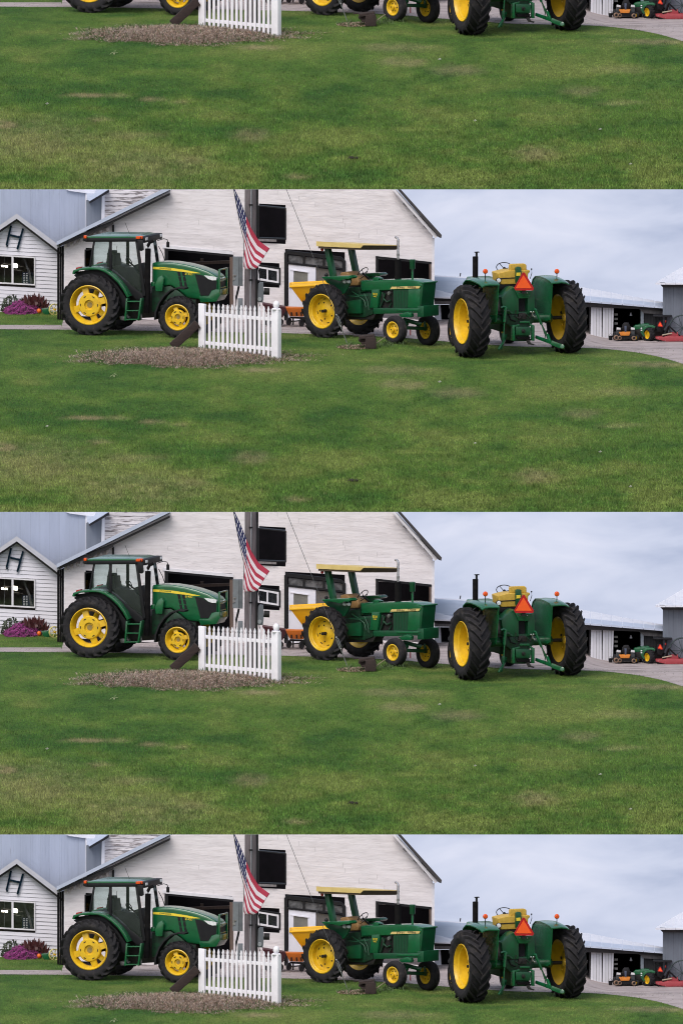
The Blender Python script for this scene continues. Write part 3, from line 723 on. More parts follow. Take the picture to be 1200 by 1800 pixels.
# ---- sheds at the right
YS = 7.6
shed = thing('open_shed', 'long low white roofed shed with two white doors and dark bay', 'shed', 'low sheds, one in each strip', (at(1060, 595, YS).x, YS, at(1060, 595, YS).z), True)
def quad_slab(name, pts, Ys, th, material, root, up=Vector((0, 0, 1))):
    a = [at(x, y, Y) for (x, y), Y in zip(pts, Ys)]
    mb = MB(); mb.loft(a, [p - up * th for p in a]); return mb.build(name, material, root, smooth=False)
N = 9
for k in range(N):      # roof sheets of the long slope
    t0, t1 = k / N, (k + 1) / N - 0.004
    def L(a, b, t): return (a[0] + (b[0] - a[0]) * t, a[1] + (b[1] - a[1]) * t)
    top = lambda t: L((1000, 500.5), (1168, 531.5), t); mid = lambda t: L((1000, 517), (1168, 533.5), t); low = lambda t: L((1000, 526), (1168, 539.5), t)
    quad_slab('roof_sheet', [mid(t0), mid(t1), top(t1), top(t0)], [YS + .7, YS + .7, YS + 3, YS + 3], .05, ROOF_WHITE, shed)
    quad_slab('roof_sheet', [low(t0), low(t1), mid(t1), mid(t0)], [YS - .5, YS - .5, YS + .70, YS + .70], .05, ROOF_BLUE, shed)
mb = MB(); ysheet(mb, [(1000, 527.5), (1168, 541), (1168, 547), (1118, 543), (1036, 540), (1000, 538)], YS - 0.30, 0.1); mb.build('fascia', ROOF_DARK, shed)
for pts in ([(1038, 540), (1056.5, 541), (1056.5, 594), (1037, 593)], [(1059, 541), (1078, 541), (1076, 595.5), (1058, 595)]):
    mb = MB(); ysheet(mb, pts, YS - 0.12, 0.05)
    d_ = mb.build('sliding_door', mat('white_shed_door', (0.66, 0.66, 0.72), (0.55, 0.55, 0.6), rough=0.7, scale=3, stretch=(5, 1, .4), c3=(.3, .27, .27), c3lo=.63, c3hi=.8), shed)
    for k in range(1, 4):
        x = pts[0][0] + (pts[1][0] - pts[0][0]) * k / 4
        mb = MB(); ysheet(mb, [(x, 542), (x + .5, 542), (x + .3, 593), (x - .2, 593)], YS - .128, .01); mb.build('batten', GREY_WOOD, d_)
for x in (1035, 1057.2):
    mb = MB(); ysheet(mb, [(x, 539), (x + 1.8, 539), (x + 1.5, 596), (x, 596)], YS - 0.06, 0.08); mb.build('post', ROOF_DARK, shed)
mb = MB(); ysheet(mb, [(1117, 540.5), (1166, 545.5), (1166, 553), (1131, 550.5), (1125, 545)], YS - 0.2, 0.06); mb.build('header_board', GREY_WOOD, shed)
mb = MB(); ysheet(mb, [(1125, 545), (1130.5, 545.5), (1130, 598), (1125, 598)], YS - 0.1, 0.1); mb.build('post', mat('pale_post', (.36, .40, .46), (.28, .31, .36), rough=.7), shed)
for k in range(6):
    x = 1131 + k * 5.4; mb = MB(); ysheet(mb, [(x, 550), (x + 5.1, 550.5), (x + 5.1, 598), (x, 598)], YS - .05, .03); mb.build('plank', mat('dark_planks', (.045, .045, .05), (.03, .03, .033), rough=.9, var=.2, scale=4, stretch=(5, 1, .5)), shed)
mb = MB(); out = [(1000, 600), (1000, 528), (1168, 541), (1168, 600)]
a = [at(x, y, YS) for x, y in out]; b = [p + Vector((0, 3.2, -.3)) for p in a]; n = len(a)
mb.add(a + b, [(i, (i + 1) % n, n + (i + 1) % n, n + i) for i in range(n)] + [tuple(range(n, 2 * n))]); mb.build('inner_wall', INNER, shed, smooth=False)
for y in (551, 559, 567):
    mb = MB(); ysheet(mb, [(1079, y), (1085, y), (1085, y + 3.5), (1079, y + 3.5)], YS + .25, .1); mb.build('shelf', STONE, shed)
lamp = thing('shed_lamp', 'white bell shaped lamp hanging in the dark shed bay', 'lamp', 'shed lamps, one in each strip', at(1108, 555, YS + .4), False)
mb = MB(); c = at(1108, 555, YS + .4); mb.lathe([(.012, .10), (.025, .07), (.045, .0), (.03, -.005)], 14, 'z', c); mb.build('lamp_shade', DOOR_W, lamp)
mb = MB(); mb.tube([c + Vector((0, 0, .1)), c + Vector((0, 0, .26))], .005, 6); mb.build('cord', BLACK, lamp)
# farther low building seen between the tractors
low = thing('low_barn', 'low pale roofed outbuilding glimpsed between the two old tractors', 'barn', 'outbuildings, one in each strip', (at(780, 575, 9.5).x, 9.5, at(780, 575, 9.5).z), True)
quad_slab('roof', [(752, 512), (1010, 520), (1010, 500), (752, 485)], [8.9, 8.9, 13, 13], .06, mat('blue_roof_metal', (.42, .47, .58), (.36, .41, .52), rough=.5, scale=2), low)
quad_slab('ridge_cap', [(752, 490), (1010, 504), (1010, 499), (752, 483)], [12.6, 12.6, 13.2, 13.2], .03, ROOF_WHITE, low, Vector((0, -.4, 1)))
quad_slab('porch_roof', [(750, 521), (800, 523), (800, 516), (764, 509)], [8.3, 8.3, 9.0, 9.0], .04, ROOF_WHITE, low)
mb = MB(); ysheet(mb, [(752, 522), (1000, 526), (1000, 533), (752, 529)], 8.6, .1); mb.build('fascia', ROOF_DARK, low)
mb = MB(); ysheet(mb, [(752, 529), (1000, 533), (1000, 538), (752, 534.5)], 8.58, .1); mb.build('header_board', GREY_WOOD, low)
mb = MB(); ysheet(mb, [(752, 535), (1000, 538), (1000, 590), (752, 590)], 9.2, 2.5); mb.build('wall', INNER, low)
mb = MB(); ysheet(mb, [(757, 536), (774, 536), (776, 585), (757, 585)], 8.9, .05); mb.build('door', DOOR_W, low)
mb = MB(); mb.tube([at(808, 486, 11), at(809, 480, 11)], .02, 6); mb.build('vent_pipe', STEEL_GREY, low)
# grey barn at the right edge
YG = 7.0
gb = thing('grey_barn', 'grey metal sided barn with pale roof at the right edge', 'barn', 'grey barns, one in each strip', (at(1230, 600, YG).x, YG, at(1230, 600, YG).z), True)
for k in range(14):
    x = 1164 + k * 9.5; mb = MB(); ysheet(mb, [(x, 503), (x + 9.2, 503), (x + 9.2, 604), (x - .5, 604)], YG, .04)
    ysheet(mb, [(x + 3, 503), (x + 4, 503), (x + 4, 604), (x + 3, 604)], YG - .012, .015); mb.build('metal_sheet', GREY_BARN, gb, smooth=False)
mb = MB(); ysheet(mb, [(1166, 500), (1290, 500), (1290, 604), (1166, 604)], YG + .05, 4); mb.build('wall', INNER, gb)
mb = MB(); ysheet(mb, [(1159, 497.2), (1290, 500), (1290, 506), (1164, 505), (1160, 501)], YG - .2, .15); mb.build('eave_gap_shade', ROOF_DARK, gb)  # shade in the gap under the eave, modelled as a near-black strip
for k in range(8):
    x = 1151 + k * 17.5; f = lambda q: 496.5 - (q - 1151) * .58
    a0 = at(x, 497.2, YG - .4); a1 = at(x + 17.2, 497.4, YG - .4); b1 = at(x + 17.2, f(x + 17.2), YG + 3); b0 = at(x, f(x), YG + 3)
    if k > 4: b1 = at(x + 17.2, f(1151 + 87), YG + 3); b0 = at(x, f(1151 + 87), YG + 3)
    mb = MB(); mb.loft([a0, a1, b1, b0], [p - Vector((0, 0, .05)) for p in (a0, a1, b1, b0)]); mb.build('roof_sheet', ROOF_WHITE, gb, smooth=False)
# ------------------------------------------------------------------ tractors
class Frame:
    """stands on the ground at O, heading (degrees from +X); local x forward, y left, z up; turns photo pixels into local points"""
    def __init__(self, O, heading, tilt=True, span=1.2):
        h = math.radians(heading); f = Vector((math.cos(h), math.sin(h), 0)); n = Vector((-f.y, f.x, 0))
        if tilt:
            g = lambda p: float(zg(p.x, p.y))
            f.z = (g(O + f * span) - g(O - f * span)) / (2 * span) if tilt is True else tilt[0]
            n.z = (g(O + n * span) - g(O - n * span)) / (2 * span) if tilt is True else tilt[1]
        f.normalize(); u = f.cross(n).normalized(); n = u.cross(f)
        self.O, self.f, self.n, self.u = O.copy(), f, n, u
        self.M = Matrix((( f.x, n.x, u.x), (f.y, n.y, u.y), (f.z, n.z, u.z)))
    def _lin(self, v): return S * v.x, -S * (v.y * SN + v.z * CS)
    def side(self, px, py, w):
        """point in the upright plane at lateral offset w"""
        ox, oy = proj(self.O + self.n * w)
        a, b = self._lin(self.f), self._lin(self.u)
        dx, dy = px - ox, py - oy; det = a[0] * b[1] - b[0] * a[1]
        return Vector(((dx * b[1] - b[0] * dy) / det, w, (a[0] * dy - dx * a[1]) / det))
    def cross(self, px, py, l):
        """point in the plane across the tractor at distance l ahead of the rear axle"""
        ox, oy = proj(self.O + self.f * l)
        a, b = self._lin(self.n), self._lin(self.u)
        dx, dy = px - ox, py - oy; det = a[0] * b[1] - b[0] * a[1]
        return Vector((l, (dx * b[1] - b[0] * dy) / det, (a[0] * dy - dx * a[1]) / det))
    def px(self, p):
        return proj(self.O + self.f * p[0] + self.n * p[1] + self.u * p[2])
    def root(self, name, label, cat, group):
        o = thing(name, label, cat, group, self.O, True, None, world_space=False)
        o.rotation_euler = self.M.to_euler(); return o
def sprism(F, poly, w0, w1, mb=None):
    mb = mb or MB(); a = [F.side(x, y, w0) for x, y in poly]
    return mb.loft(a, [Vector((p.x, w1, p.z)) for p in a])
def cprism(F, poly, l0, l1, mb=None):
    mb = mb or MB(); a = [F.cross(x, y, l0) for x, y in poly]
    return mb.loft(a, [Vector((l1, p.y, p.z)) for p in a])

TYRES = {}
def tyre(R, W, rim, kind, name, parent, lugs=21, outer=-1):
    key = (round(R, 3), round(W, 3), round(rim, 3), kind, lugs, outer)
    if key in TYRES:
        o = bpy.data.objects.new(name, TYRES[key]); COL.objects.link(o); o.parent = parent; return o
    mb = MB(); h = W / 2
    if kind == 'lug':
        H = 0.070 * R + 0.012
        Rc = R - H
        prof = [(rim - .02, -h * .62), (rim + .01, -h * .78), (rim + (Rc - rim) * .45, -h * 1.0), (rim + (Rc - rim) * .75, -h * .99), (Rc - .035 * R, -h * .90), (Rc - .005, -h * .55), (Rc, 0)]
        prof = prof + [(r, -y) for r, y in prof[-2::-1]] + [(rim - .02, -h * .62)]
        mb.lathe(prof, 48, 'y')
        for sgn in (-1, 1):
            for k in range(lugs):
                a0 = 2 * math.pi * (k + (0.5 if sgn > 0 else 0)) / lugs
                rows = []
                for t, rr, hw in ((-.02, 1.0, .34), (.35, 1.0, .36), (.75, .99, .40), (1.0, .945, .44), (1.03, .86, .40)):
                    ang = a0 + outer * (0.05 + t * 0.62 * (W / R)) * 1.05
                    y = sgn * (h * t + 0.0)
                    da = hw * 0.52 * 2 * math.pi / lugs * 0.62
                    rows.append([((Rc * rr - .03) if q < 2 else R * rr, ang + (da if q in (1, 2) else -da) * (1.0 if q < 2 else .72), y) for q in range(4)])
                vs = [(r * math.cos(a), y, r * math.sin(a)) for row in rows for r, a, y in row]
                fs = [(i * 4 + j, i * 4 + (j + 1) % 4, (i + 1) * 4 + (j + 1) % 4, (i + 1) * 4 + j) for i in range(len(rows) - 1) for j in range(4)]
                fs += [(3, 2, 1, 0), tuple(range(len(rows) * 4 - 4, len(rows) * 4))]
                mb.add(vs, fs)
    else:
        Rc = R
        prof = [(rim - .01, -h * .6), (rim + .01, -h * .75), (rim + (Rc - rim) * .5, -h), (Rc - .06, -h * .97), (Rc - .03, -h * .86)]
        ribs = 4 if kind == 'rib4' else 3
        g = .018
        for k in range(ribs):
            y0 = -h * .82 + k * (h * 1.64) / ribs; y1 = y0 + h * 1.64 / ribs
            cr = lambda y: Rc - .03 * (y / h) ** 2
            prof += [(cr(y0) - g, y0 + .008), (cr(y0), y0 + .016), (cr(y1), y1 - .016), (cr(y1) - g, y1 - .008)]
        prof += [(Rc - .03, h * .86), (Rc - .06, h * .97), (rim + (Rc - rim) * .5, h), (rim + .01, h * .75), (rim - .01, h * .6), (rim - .01, -h * .6)]
        mb.lathe(prof, 44, 'y')
    o = mb.build(name, RUBBER, parent, world_space=False)
    TYRES[key] = o.data
    return o
def wheel(parent, c, R, W, rim, side, kind='lug', style='cast', lugs=21, steer=0.0, axle=0.0):
    """side -1: outer face towards local -y.  wheel (rim and disc) > tyre, hub, dark slots"""
    h = W / 2; s = side
    mb = MB()
    if style == 'modern':
        prof = [(rim + .012, s * h * .80), (rim - .01, s * h * .86), (rim - .035, s * h * .74), (rim - .05, s * h * .45), (rim - .10, s * h * .1), (rim - .11, -s * h * .2), (rim - .04, -s * h * .7), (rim + .01, -s * h * .8)]
        mb.lathe(prof, 44, 'y')
        rd = rim * .60
        mb.lathe([(rim * .26, s * h * .62), (rd * .92, s * h * .60), (rd, s * h * .48), (rd * .98, -s * h * .1), (rd * .8, -s * h * .1)], 40, 'y')
        mb.lathe([(.0005, s * h * .36), (rim * .25, s * h * .36), (rim * .265, s * h * .63)], 30, 'y')
        for k in range(4):
            a = 2 * math.pi * k / 4 + .32
            d = Vector((math.cos(a), 0, math.sin(a))); t = Vector((-math.sin(a), 0, math.cos(a)))
            for q in (-1, 1):
                p = d * rd * .93 + t * q * rim * .14; e = d * (rim - .06) + t * q * rim * .14
                mb.bar(p + Vector((0, s * h * .25, 0)), e + Vector((0, s * h * .25, 0)), .05, .03)
            p = d * rd * .9; e = d * (rim - .07)
            mb.bar(p + Vector((0, s * h * .42, 0)), e + Vector((0, s * h * .30, 0)), rim * .30, .03, up=(0, 1, 0))
    else:
        dep = {'cast': .22, 'front': .25, 'deep': -.35}[style]
        prof = [(rim + .012, s * h * .80), (rim - .008, s * h * .86), (rim - .03, s * h * .76), (rim - .045, s * h * .50), (rim * .86, s * h * .40), (rim * .83, s * h * (dep + .06)), (rim * .78, s * h * dep),
                (rim * .42, s * h * (dep + .03)), (rim * .33, s * h * (dep + .12)), (rim * .30, s * h * (dep + .16)), (.0005, s * h * (dep + .16))]
        mb.lathe(prof, 44, 'y')
        mb.lathe([(rim * .8, s * h * (dep - .02)), (rim - .05, -s * h * .5), (rim + .01, -s * h * .82)], 44, 'y')
    o = mb.build('wheel', YELLOW, parent, world_space=False)
    o.location = c; o.rotation_euler = (0, 0, steer)
    tyre(R, W, rim, kind, 'tyre', o, lugs, -1)
    # dark slots and studs
    if style == 'modern':
        mb = MB(); mb.lathe([(.0005, s * h * .40), (rim * .14, s * h * .42), (rim * .15, s * h * .36)], 20, 'y'); mb.build('hub', mat('dusty_hub', (.32, .22, .04), (.2, .14, .05), rough=.6), o, world_space=False)
        for k in range(6):
            a = 2 * math.pi * k / 6; mb = MB(); r = rim * .47
            p = Vector((r * math.cos(a), s * h * .61, r * math.sin(a))); d = Vector((-math.sin(a), 0, math.cos(a)))
            mb.bar(p - d * .035, p + d * .035, .02, .03, up=(0, 1, 0)); mb.build('slot', DARK_METAL, o, world_space=False)
    else:
        dep = {'cast': .22, 'front': .25, 'deep': -.35}[style]
        y = s * (h * dep + .004)
        if style != 'front':
            for k in range(8):
                a = 2 * math.pi * k / 8 + .2; r = rim * .70; mb = MB()
                p = Vector((r * math.cos(a), y, r * math.sin(a))); d = Vector((-math.sin(a), 0, math.cos(a)))
                mb.bar(p - d * rim * .09, p + d * rim * .09, rim * .045, .012, up=(0, 1, 0)); mb.build('slot', DARK_METAL, o, world_space=False)
            for k in range(5):
                a = 2 * math.pi * k / 5 + .7; r = rim * .5; mb = MB()
                mb.lathe([(.0005, s * .012), (.022, s * .010), (.026, 0)], 10, 'y', (r * math.cos(a), y, r * math.sin(a))); mb.build('lug_nut', DARK_METAL, o, world_space=False)
            mb = MB(); mb.lathe([(.0005, s * (h * (dep + .16) + axle)), (.045, s * (h * (dep + .16) + axle)), (.05, s * h * (dep + .1))], 14, 'y')
            mb.build('axle_end', DARK_METAL, o, world_space=False)
        else:
            mb = MB(); mb.lathe([(.0005, s * (h * (dep + .16) + .06)), (.045, s * (h * (dep + .16) + .055)), (.055, s * h * (dep + .1))], 14, 'y'); mb.build('hub', YELLOW, o, world_space=False)
            for k in range(6):
                a = 2 * math.pi * k / 6; r = rim * .5; mb = MB()
                mb.lathe([(.0005, s * .016), (.016, s * .012), (.02, 0)], 8, 'y', (r * math.cos(a), y + s * .004, r * math.sin(a))); mb.build('lug_nut', DARK_METAL, o, world_space=False)
    return o

RX90 = Matrix.Rotation(math.radians(90), 4, 'X')
def side_text(F, s, px, py, w, size, material, parent, xs=1.0, slope=0.0, name='lettering'):
    p = F.side(px, py, w)
    M = Matrix.Translation(p) @ Matrix.Rotation(-slope, 4, 'Y') @ RX90
    return text_mesh(s, size, material, parent, M, name, xs=xs)

# ================================================================== A: cab tractor (left)
HA = -20.0
cA = ground(160, 589)
_n = Vector((-math.sin(math.radians(HA)), math.cos(math.radians(HA)), 0))
OA = cA + _n * 0.97; OA.z = float(zg(OA.x, OA.y))
A = Frame(OA, HA)
ta = A.root('cab_tractor', 'green tractor with glass cab and yellow wheels facing right', 'tractor', 'cab tractors, one in each strip')
def wheel_at(F, px, py, w):
    p = F.side(px, py, w); return p
RA, RF = 0.905, 0.62
pr = A.side(160, 536, -0.97); pf = A.side(315, 554, -0.93)
wheel(ta, (pr.x, -0.97, RA - .01), RA, .46, .575, -1, 'lug', 'modern', 20)
wheel(ta, (pr.x, 0.97, RA - .01), RA, .46, .575, 1, 'lug', 'modern', 20)
zf = RF - .01
wheel(ta, (pf.x, -0.93, zf), RF, .36, .375, -1, 'lug', 'modern', 17, math.radians(-2))
wheel(ta, (pf.x + .08, 0.93, zf), RF, .36, .375, 1, 'lug', 'modern', 17, math.radians(-2))
mb = MB(); mb.tube([(pr.x, -.8, RA), (pr.x, .8, RA)], .15, 12); mb.tube([(pf.x, -.75, zf), (pf.x, .75, zf)], .09, 10); mb.build('axle', DARK_METAL, ta, world_space=False)
sprism(A, [(200, 520), (262, 515), (345, 525), (345, 552), (300, 556), (205, 562)], -.30, .30).build('chassis', DARK_METAL, ta, bevel=.02, world_space=False)
# bonnet
hood = sprism(A, [(267, 461.5), (285, 460.8), (303, 461.5), (325, 465), (345, 470), (365, 477), (379, 485), (383, 490), (383.5, 500), (381, 522), (352, 527), (330, 524), (316, 512), (300, 502), (267, 505)], -.35, .35).build('bonnet', GREEN, ta, bevel=.075, seg=4, world_space=False)
W0 = -.358
sprism(A, [(269, 469), (285, 469.6), (305, 471.5), (325, 474.5), (342, 478), (352.5, 480.2), (340, 480.3), (320, 477.8), (300, 475.3), (285, 474), (269, 473)], W0, W0 + .02).build('yellow_stripe', DECAL, hood, world_space=False, smooth=False)
sprism(A, [(343, 482), (356, 484), (366, 491.5), (381, 494), (380, 508), (372, 510), (367, 519.5), (352.5, 519.5)], W0 - .004, W0 + .02).build('grille', BLACK, hood, world_space=False, smooth=False)
sprism(A, [(358.5, 484), (372, 485.5), (381, 487.5), (380, 492.5), (373, 492.8), (366, 490.3)], W0 - .012, W0 + .02).build('headlight', LENS_W, hood, world_space=False)
# front grille face and far headlight
pG = A.side(382, 495, -.31); pB = A.side(381, 518, -.31)
mb = MB(); mb.box(pG.x - .02, pG.x + .05, -.29, .29, pB.z, pG.z - .02); mb.build('grille', BLACK, hood, bevel=.01, world_space=False)
mb = MB(); mb.box(pG.x - .02, pG.x + .045, -.29, -.10, pG.z, pG.z + .09); mb.build('headlight', LENS_W, hood, bevel=.01, world_space=False)
mb = MB(); mb.box(pG.x - .02, pG.x + .045, .10, .29, pG.z, pG.z + .09); mb.build('headlight', LENS_W, hood, bevel=.01, world_space=False)
for q in range(2):
    for k in range(3):
        x = 312 + q * 8 + k * 1.7; y = 478 + k * 9
        sprism(A, [(x, y), (x + 4.2, y), (x + 5.8, y + 7.6), (x + 1.6, y + 7.6)], W0 - .002, W0 + .02).build('vent', BLACK, hood, world_space=False, smooth=False)
side_text(A, 'JOHN DEERE', 291, 472.2, W0 - .003, .055, GREEN_DIRTY, hood, 1.15, -.06)
side_text(A, '6140D', 332, 482, W0 - .003, .085, DECAL, hood, 1.0, -.03)
sprism(A, [(267, 505), (300, 503), (316, 513), (330, 525), (344, 528), (340, 545), (267, 548)], -.32, .32).build('engine_block', GREEN_DIRTY, ta, bevel=.02, world_space=False)
sprism(A, [(272, 500), (278, 488), (284, 484), (288, 490), (285, 512), (274, 512)], -.50, -.40).build('engine_bracket', GREEN, ta, bevel=.012, world_space=False)
sprism(A, [(265, 496), (272, 495), (272, 503), (265, 504)], -.50, -.42).build('filter_housing', GREEN, ta, bevel=.012, world_space=False)
# front support and frame
sprism(A, [(350, 521), (366, 521), (372, 511.5), (379, 508.5), (386, 509), (386, 520), (380, 530), (352, 532)], -.36, .36).build('front_support', GREEN, ta, bevel=.015, world_space=False)
p0 = A.side(385.5, 520, -.33); p1 = A.side(385.5, 474.5, -.33)
mb = MB()
for w in (-.33, .33): mb.bar((p0.x, w, p0.z), (p0.x, w, p1.z), .05, .06)
mb.bar((p0.x, -.355, p1.z), (p0.x, .355, p1.z), .05, .04)
for t in (.38, .70): mb.bar((p0.x, -.33, p0.z + (p1.z - p0.z) * (1 - t)), (p0.x, .33, p0.z + (p1.z - p0.z) * (1 - t)), .03, .03)
mb.build('brush_guard', GREEN, ta, bevel=.006, world_space=False)
# cab: roof, pillars, glass, inside
WC = -.74
def L_(px, py, w=WC): return A.side(px, py, w)
roof_b = sprism(A, [(147, 418.5), (243, 418), (249, 420), (247, 425), (150, 425.5)], -.80, .80).build('cab_roof', BLACK, ta, bevel=.03, world_space=False)
sprism(A, [(151, 416.5), (160, 415.2), (232, 415.6), (245, 418), (150, 418.6)], -.78, .78).build('roof_cap', GREEN, roof_b, bevel=.012, world_space=False)
a, b = L_(150, 420, -.8), L_(247, 420, -.8)
mb = MB(); mb.box(b.x - .08, b.x + .12, -.76, .76, b.z - .12, b.z + .05); mb.build('visor', BLACK, roof_b, bevel=.02, world_space=False)
for w in (-.70, .55):
    mb = MB(); mb.box(b.x + .08, b.x + .14, w, w + .16, b.z - .05, b.z + .03); mb.build('work_light', LENS_W, roof_b, bevel=.01, world_space=False)
sprism(A, [(239, 415.5), (250, 415), (250, 420), (239, 420)], -.84, -.72).build('marker_light', LENS_A, roof_b, bevel=.008, world_space=False)
sprism(A, [(147.5, 414), (152, 414), (152, 419), (147.5, 419)], -.84, -.74).build('marker_light', LENS_A, roof_b, bevel=.008, world_space=False)
sprism(A, [(146, 419.5), (154, 419.5), (153, 425), (147, 424)], -.82, -.70).build('work_light', BLACK, roof_b, bevel=.008, world_space=False)
def pillar(p, q, wd, name='pillar', m=BLACK, far=True):
    for w in (WC, -WC) if far else (WC,):
        a, b = L_(*p), L_(*q); mb = MB(); mb.bar((a.x, w, a.z), (b.x, w, b.z), .05, wd / S, up=(1, 0, 0)); mb.build(name, m, ta, bevel=.008, world_space=False)
pillar((157.5, 474), (166, 424), 3.2); pillar((194.5, 474), (194.5, 424), 5.0); pillar((254, 520), (241, 424), 5.5)
sill = sprism(A, [(156, 470), (197, 471), (199, 476), (250, 517), (254, 526), (240, 527), (205, 492), (156, 476)], -.73, .73).build('cab_floor', BLACK, ta, bevel=.012, world_space=False)
def pane(pts, name='cab_window', w=WC + .01):
    sprism(A, pts, w, w + .008).build(name, CAB_GLASS, ta, world_space=False, smooth=False)
pane([(159, 471), (192, 472), (192, 425), (167.5, 425)])
pane([(197, 474), (250, 517), (239, 425), (197, 425)], 'cab_door_glass')
pane([(159, 471), (192, 472), (192, 425), (167.5, 425)], w=-WC - .02)
pane([(197, 474), (250, 500), (239, 425), (197, 425)], 'cab_door_glass', w=-WC - .02)
pa, pb = L_(254, 470), L_(242, 425)
mb = MB(); mb.loft([(pa.x, -.7, pa.z), (pa.x, .7, pa.z), (pb.x, .7, pb.z), (pb.x, -.7, pb.z)], [(pa.x + .01, -.7, pa.z), (pa.x + .01, .7, pa.z), (pb.x + .01, .7, pb.z), (pb.x + .01, -.7, pb.z)]); mb.build('windscreen', CAB_GLASS, ta, world_space=False, smooth=False)
pa, pb = L_(158, 471), L_(166.5, 425)
mb = MB(); mb.loft([(pa.x, -.7, pa.z), (pa.x, .7, pa.z), (pb.x, .7, pb.z), (pb.x, -.7, pb.z)], [(pa.x + .01, -.7, pa.z), (pa.x + .01, .7, pa.z), (pb.x + .01, .7, pb.z), (pb.x + .01, -.7, pb.z)]); mb.build('rear_window', CAB_GLASS, ta, world_space=False, smooth=False)
sprism(A, [(186, 488), (188, 462), (194, 447), (202, 446), (204, 470), (214, 476), (216, 490)], -.25, .25).build('seat', BLACK, ta, bevel=.04, world_space=False)
sprism(A, [(188, 447), (190, 441), (200, 441), (202, 452), (190, 453)], -.16, .16).build('headrest', BLACK, ta, bevel=.03, world_space=False)
sprism(A, [(212, 520), (205, 492), (199, 470), (206, 466), (222, 470), (236, 470), (246, 485), (250, 522)], -.60, -.50).build('console', BLACK, ta, bevel=.02, world_space=False)
sprism(A, [(230, 490), (236, 466), (246, 463), (250, 492)], -.3, .3).build('dashboard', BLACK, ta, bevel=.02, world_space=False)
c_ = A.side(227, 460, 0); mb = MB()
for k in range(20):
    a0, a1 = 2 * math.pi * k / 20, 2 * math.pi * (k + 1) / 20
    mb.tube([c_ + Vector((.10 * math.sin(t) * -.6, .19 * math.cos(t), .19 * math.sin(t) * .6)) for t in (a0, a1)], .014, 6)
mb.tube([c_, c_ + Vector((.25, 0, -.2))], .025, 6); mb.build('steering_wheel', BLACK, ta, world_space=False)
mb = MB(); mb.tube([A.side(206, 432, .3), A.side(205, 448, .3), A.side(213, 455, .3), A.side(214, 463, .3)], .01, 5); mb.build('control_arm', BLACK, ta, world_space=False)
# rear fenders, lights, mirrors, exhaust, ladder
def arc_band(cx, cy, rx, ry, a0, a1, th, n=16):
    o = [(cx + rx * math.cos(a0 + (a1 - a0) * k / n), cy - ry * math.sin(a0 + (a1 - a0) * k / n)) for k in range(n + 1)]
    i = [(cx + (rx - th) * math.cos(a0 + (a1 - a0) * k / n), cy - (ry - th) * math.sin(a0 + (a1 - a0) * k / n)) for k in range(n, -1, -1)]
    return o + i
fpts = [(127, 481), (129, 475), (140, 471), (158, 469.5), (174, 470), (186, 474.5), (198, 482.5), (210, 494), (219, 506), (227, 521)]
def band(pts, th):
    inn = []
    for i, p in enumerate(pts):
        q0, q1 = Vector(pts[max(0, i - 1)]), Vector(pts[min(len(pts) - 1, i + 1)]); d = (q1 - q0).normalized(); inn.append((p[0] - d.y * th, p[1] + d.x * th))
    return pts + inn[::-1]
for sg in (-1, 1):
    def both(poly, w0, w1, name, m, bev=.01):
        a = [A.side(x, y, -abs(w0)) for x, y in poly]; mb = MB()
        mb.loft([Vector((p.x, sg * abs(w0), p.z)) for p in a], [Vector((p.x, sg * abs(w1), p.z)) for p in a]); return mb.build(name, m, ta, bevel=bev, world_space=False)
    fd = both(band(fpts, 4.2), 1.0, .62, 'fender', GREEN)
    both([(130, 484), (140, 477), (160, 475), (184, 480), (205, 500), (222, 524), (222, 545), (190, 520), (150, 500)], .74, .66, 'fender_liner', BLACK)
    both([(134, 470.5), (142, 469), (142, 475), (133, 476)], .98, .80, 'tail_light', LENS_R)
    fr = both(band([(270.5, 562), (272, 548), (278, 532), (287, 519), (299, 509), (313, 504.5), (325, 506)], 3.2), 1.08, .74, 'front_fender', BLACK)
sprism(A, [(241.5, 421.5), (250.5, 422), (252.5, 439), (249, 441.5), (243, 440)], -1.0, -.93).build('mirror', BLACK, ta, bevel=.02, world_space=False)
mb = MB(); mb.tube([A.side(246, 421, -.97), A.side(248, 418, -.9), A.side(246, 417, -.8)], .012, 6); mb.build('mirror_arm', BLACK, ta, world_space=False)
pm = b + Vector((.1, 1.55, 0)); mb = MB(); q = [A.side(277, 423, .74), A.side(288, 419.5, .95), A.side(294, 421, 1.05), A.side(297, 430, 1.1)]
mb.tube(q, .012, 6); mb.build('mirror_arm', BLACK, ta, world_space=False)
mb = MB(); a_ = A.side(293, 425, 1.1); c2_ = A.side(298, 435, 1.1); mb.box(a_.x, c2_.x, 1.07, 1.12, c2_.z, a_.z); mb.build('mirror', BLACK, ta, bevel=.015, world_space=False)
mb = MB(); mb.tube([A.side(258, 550, -.62), A.side(259, 520, -.62), A.side(260.5, 437, -.62)], .085, 14); mb.tube([A.side(260.5, 440, -.62), A.side(260.5, 432, -.62), A.side(263.5, 426, -.60), A.side(270, 423.5, -.56)], .05, 10)
mb.build('exhaust', MATTE, ta, world_space=False)
mb = MB(); mb.tube([A.side(279, 433, .75), A.side(286, 446, .72), A.side(291, 462, .7)], .011, 6); mb.build('grab_rail', BLACK, ta, world_space=False)
mb = MB(); mb.tube([A.side(228, 411, -.2), A.side(220, 391, -.2)], .006, 5); mb.build('aerial', BLACK, ta, world_space=False)
mb = MB()
for x0, x1 in ((225.5, 222.5), (250.5, 245.5)):
    p, q = A.side(x0, 524, -.98), A.side(x1, 563, -.98); mb.bar(p, q, .24, .05, up=(1, 0, 0))
lad = mb.build('ladder', GREEN, ta, bevel=.006, world_space=False)
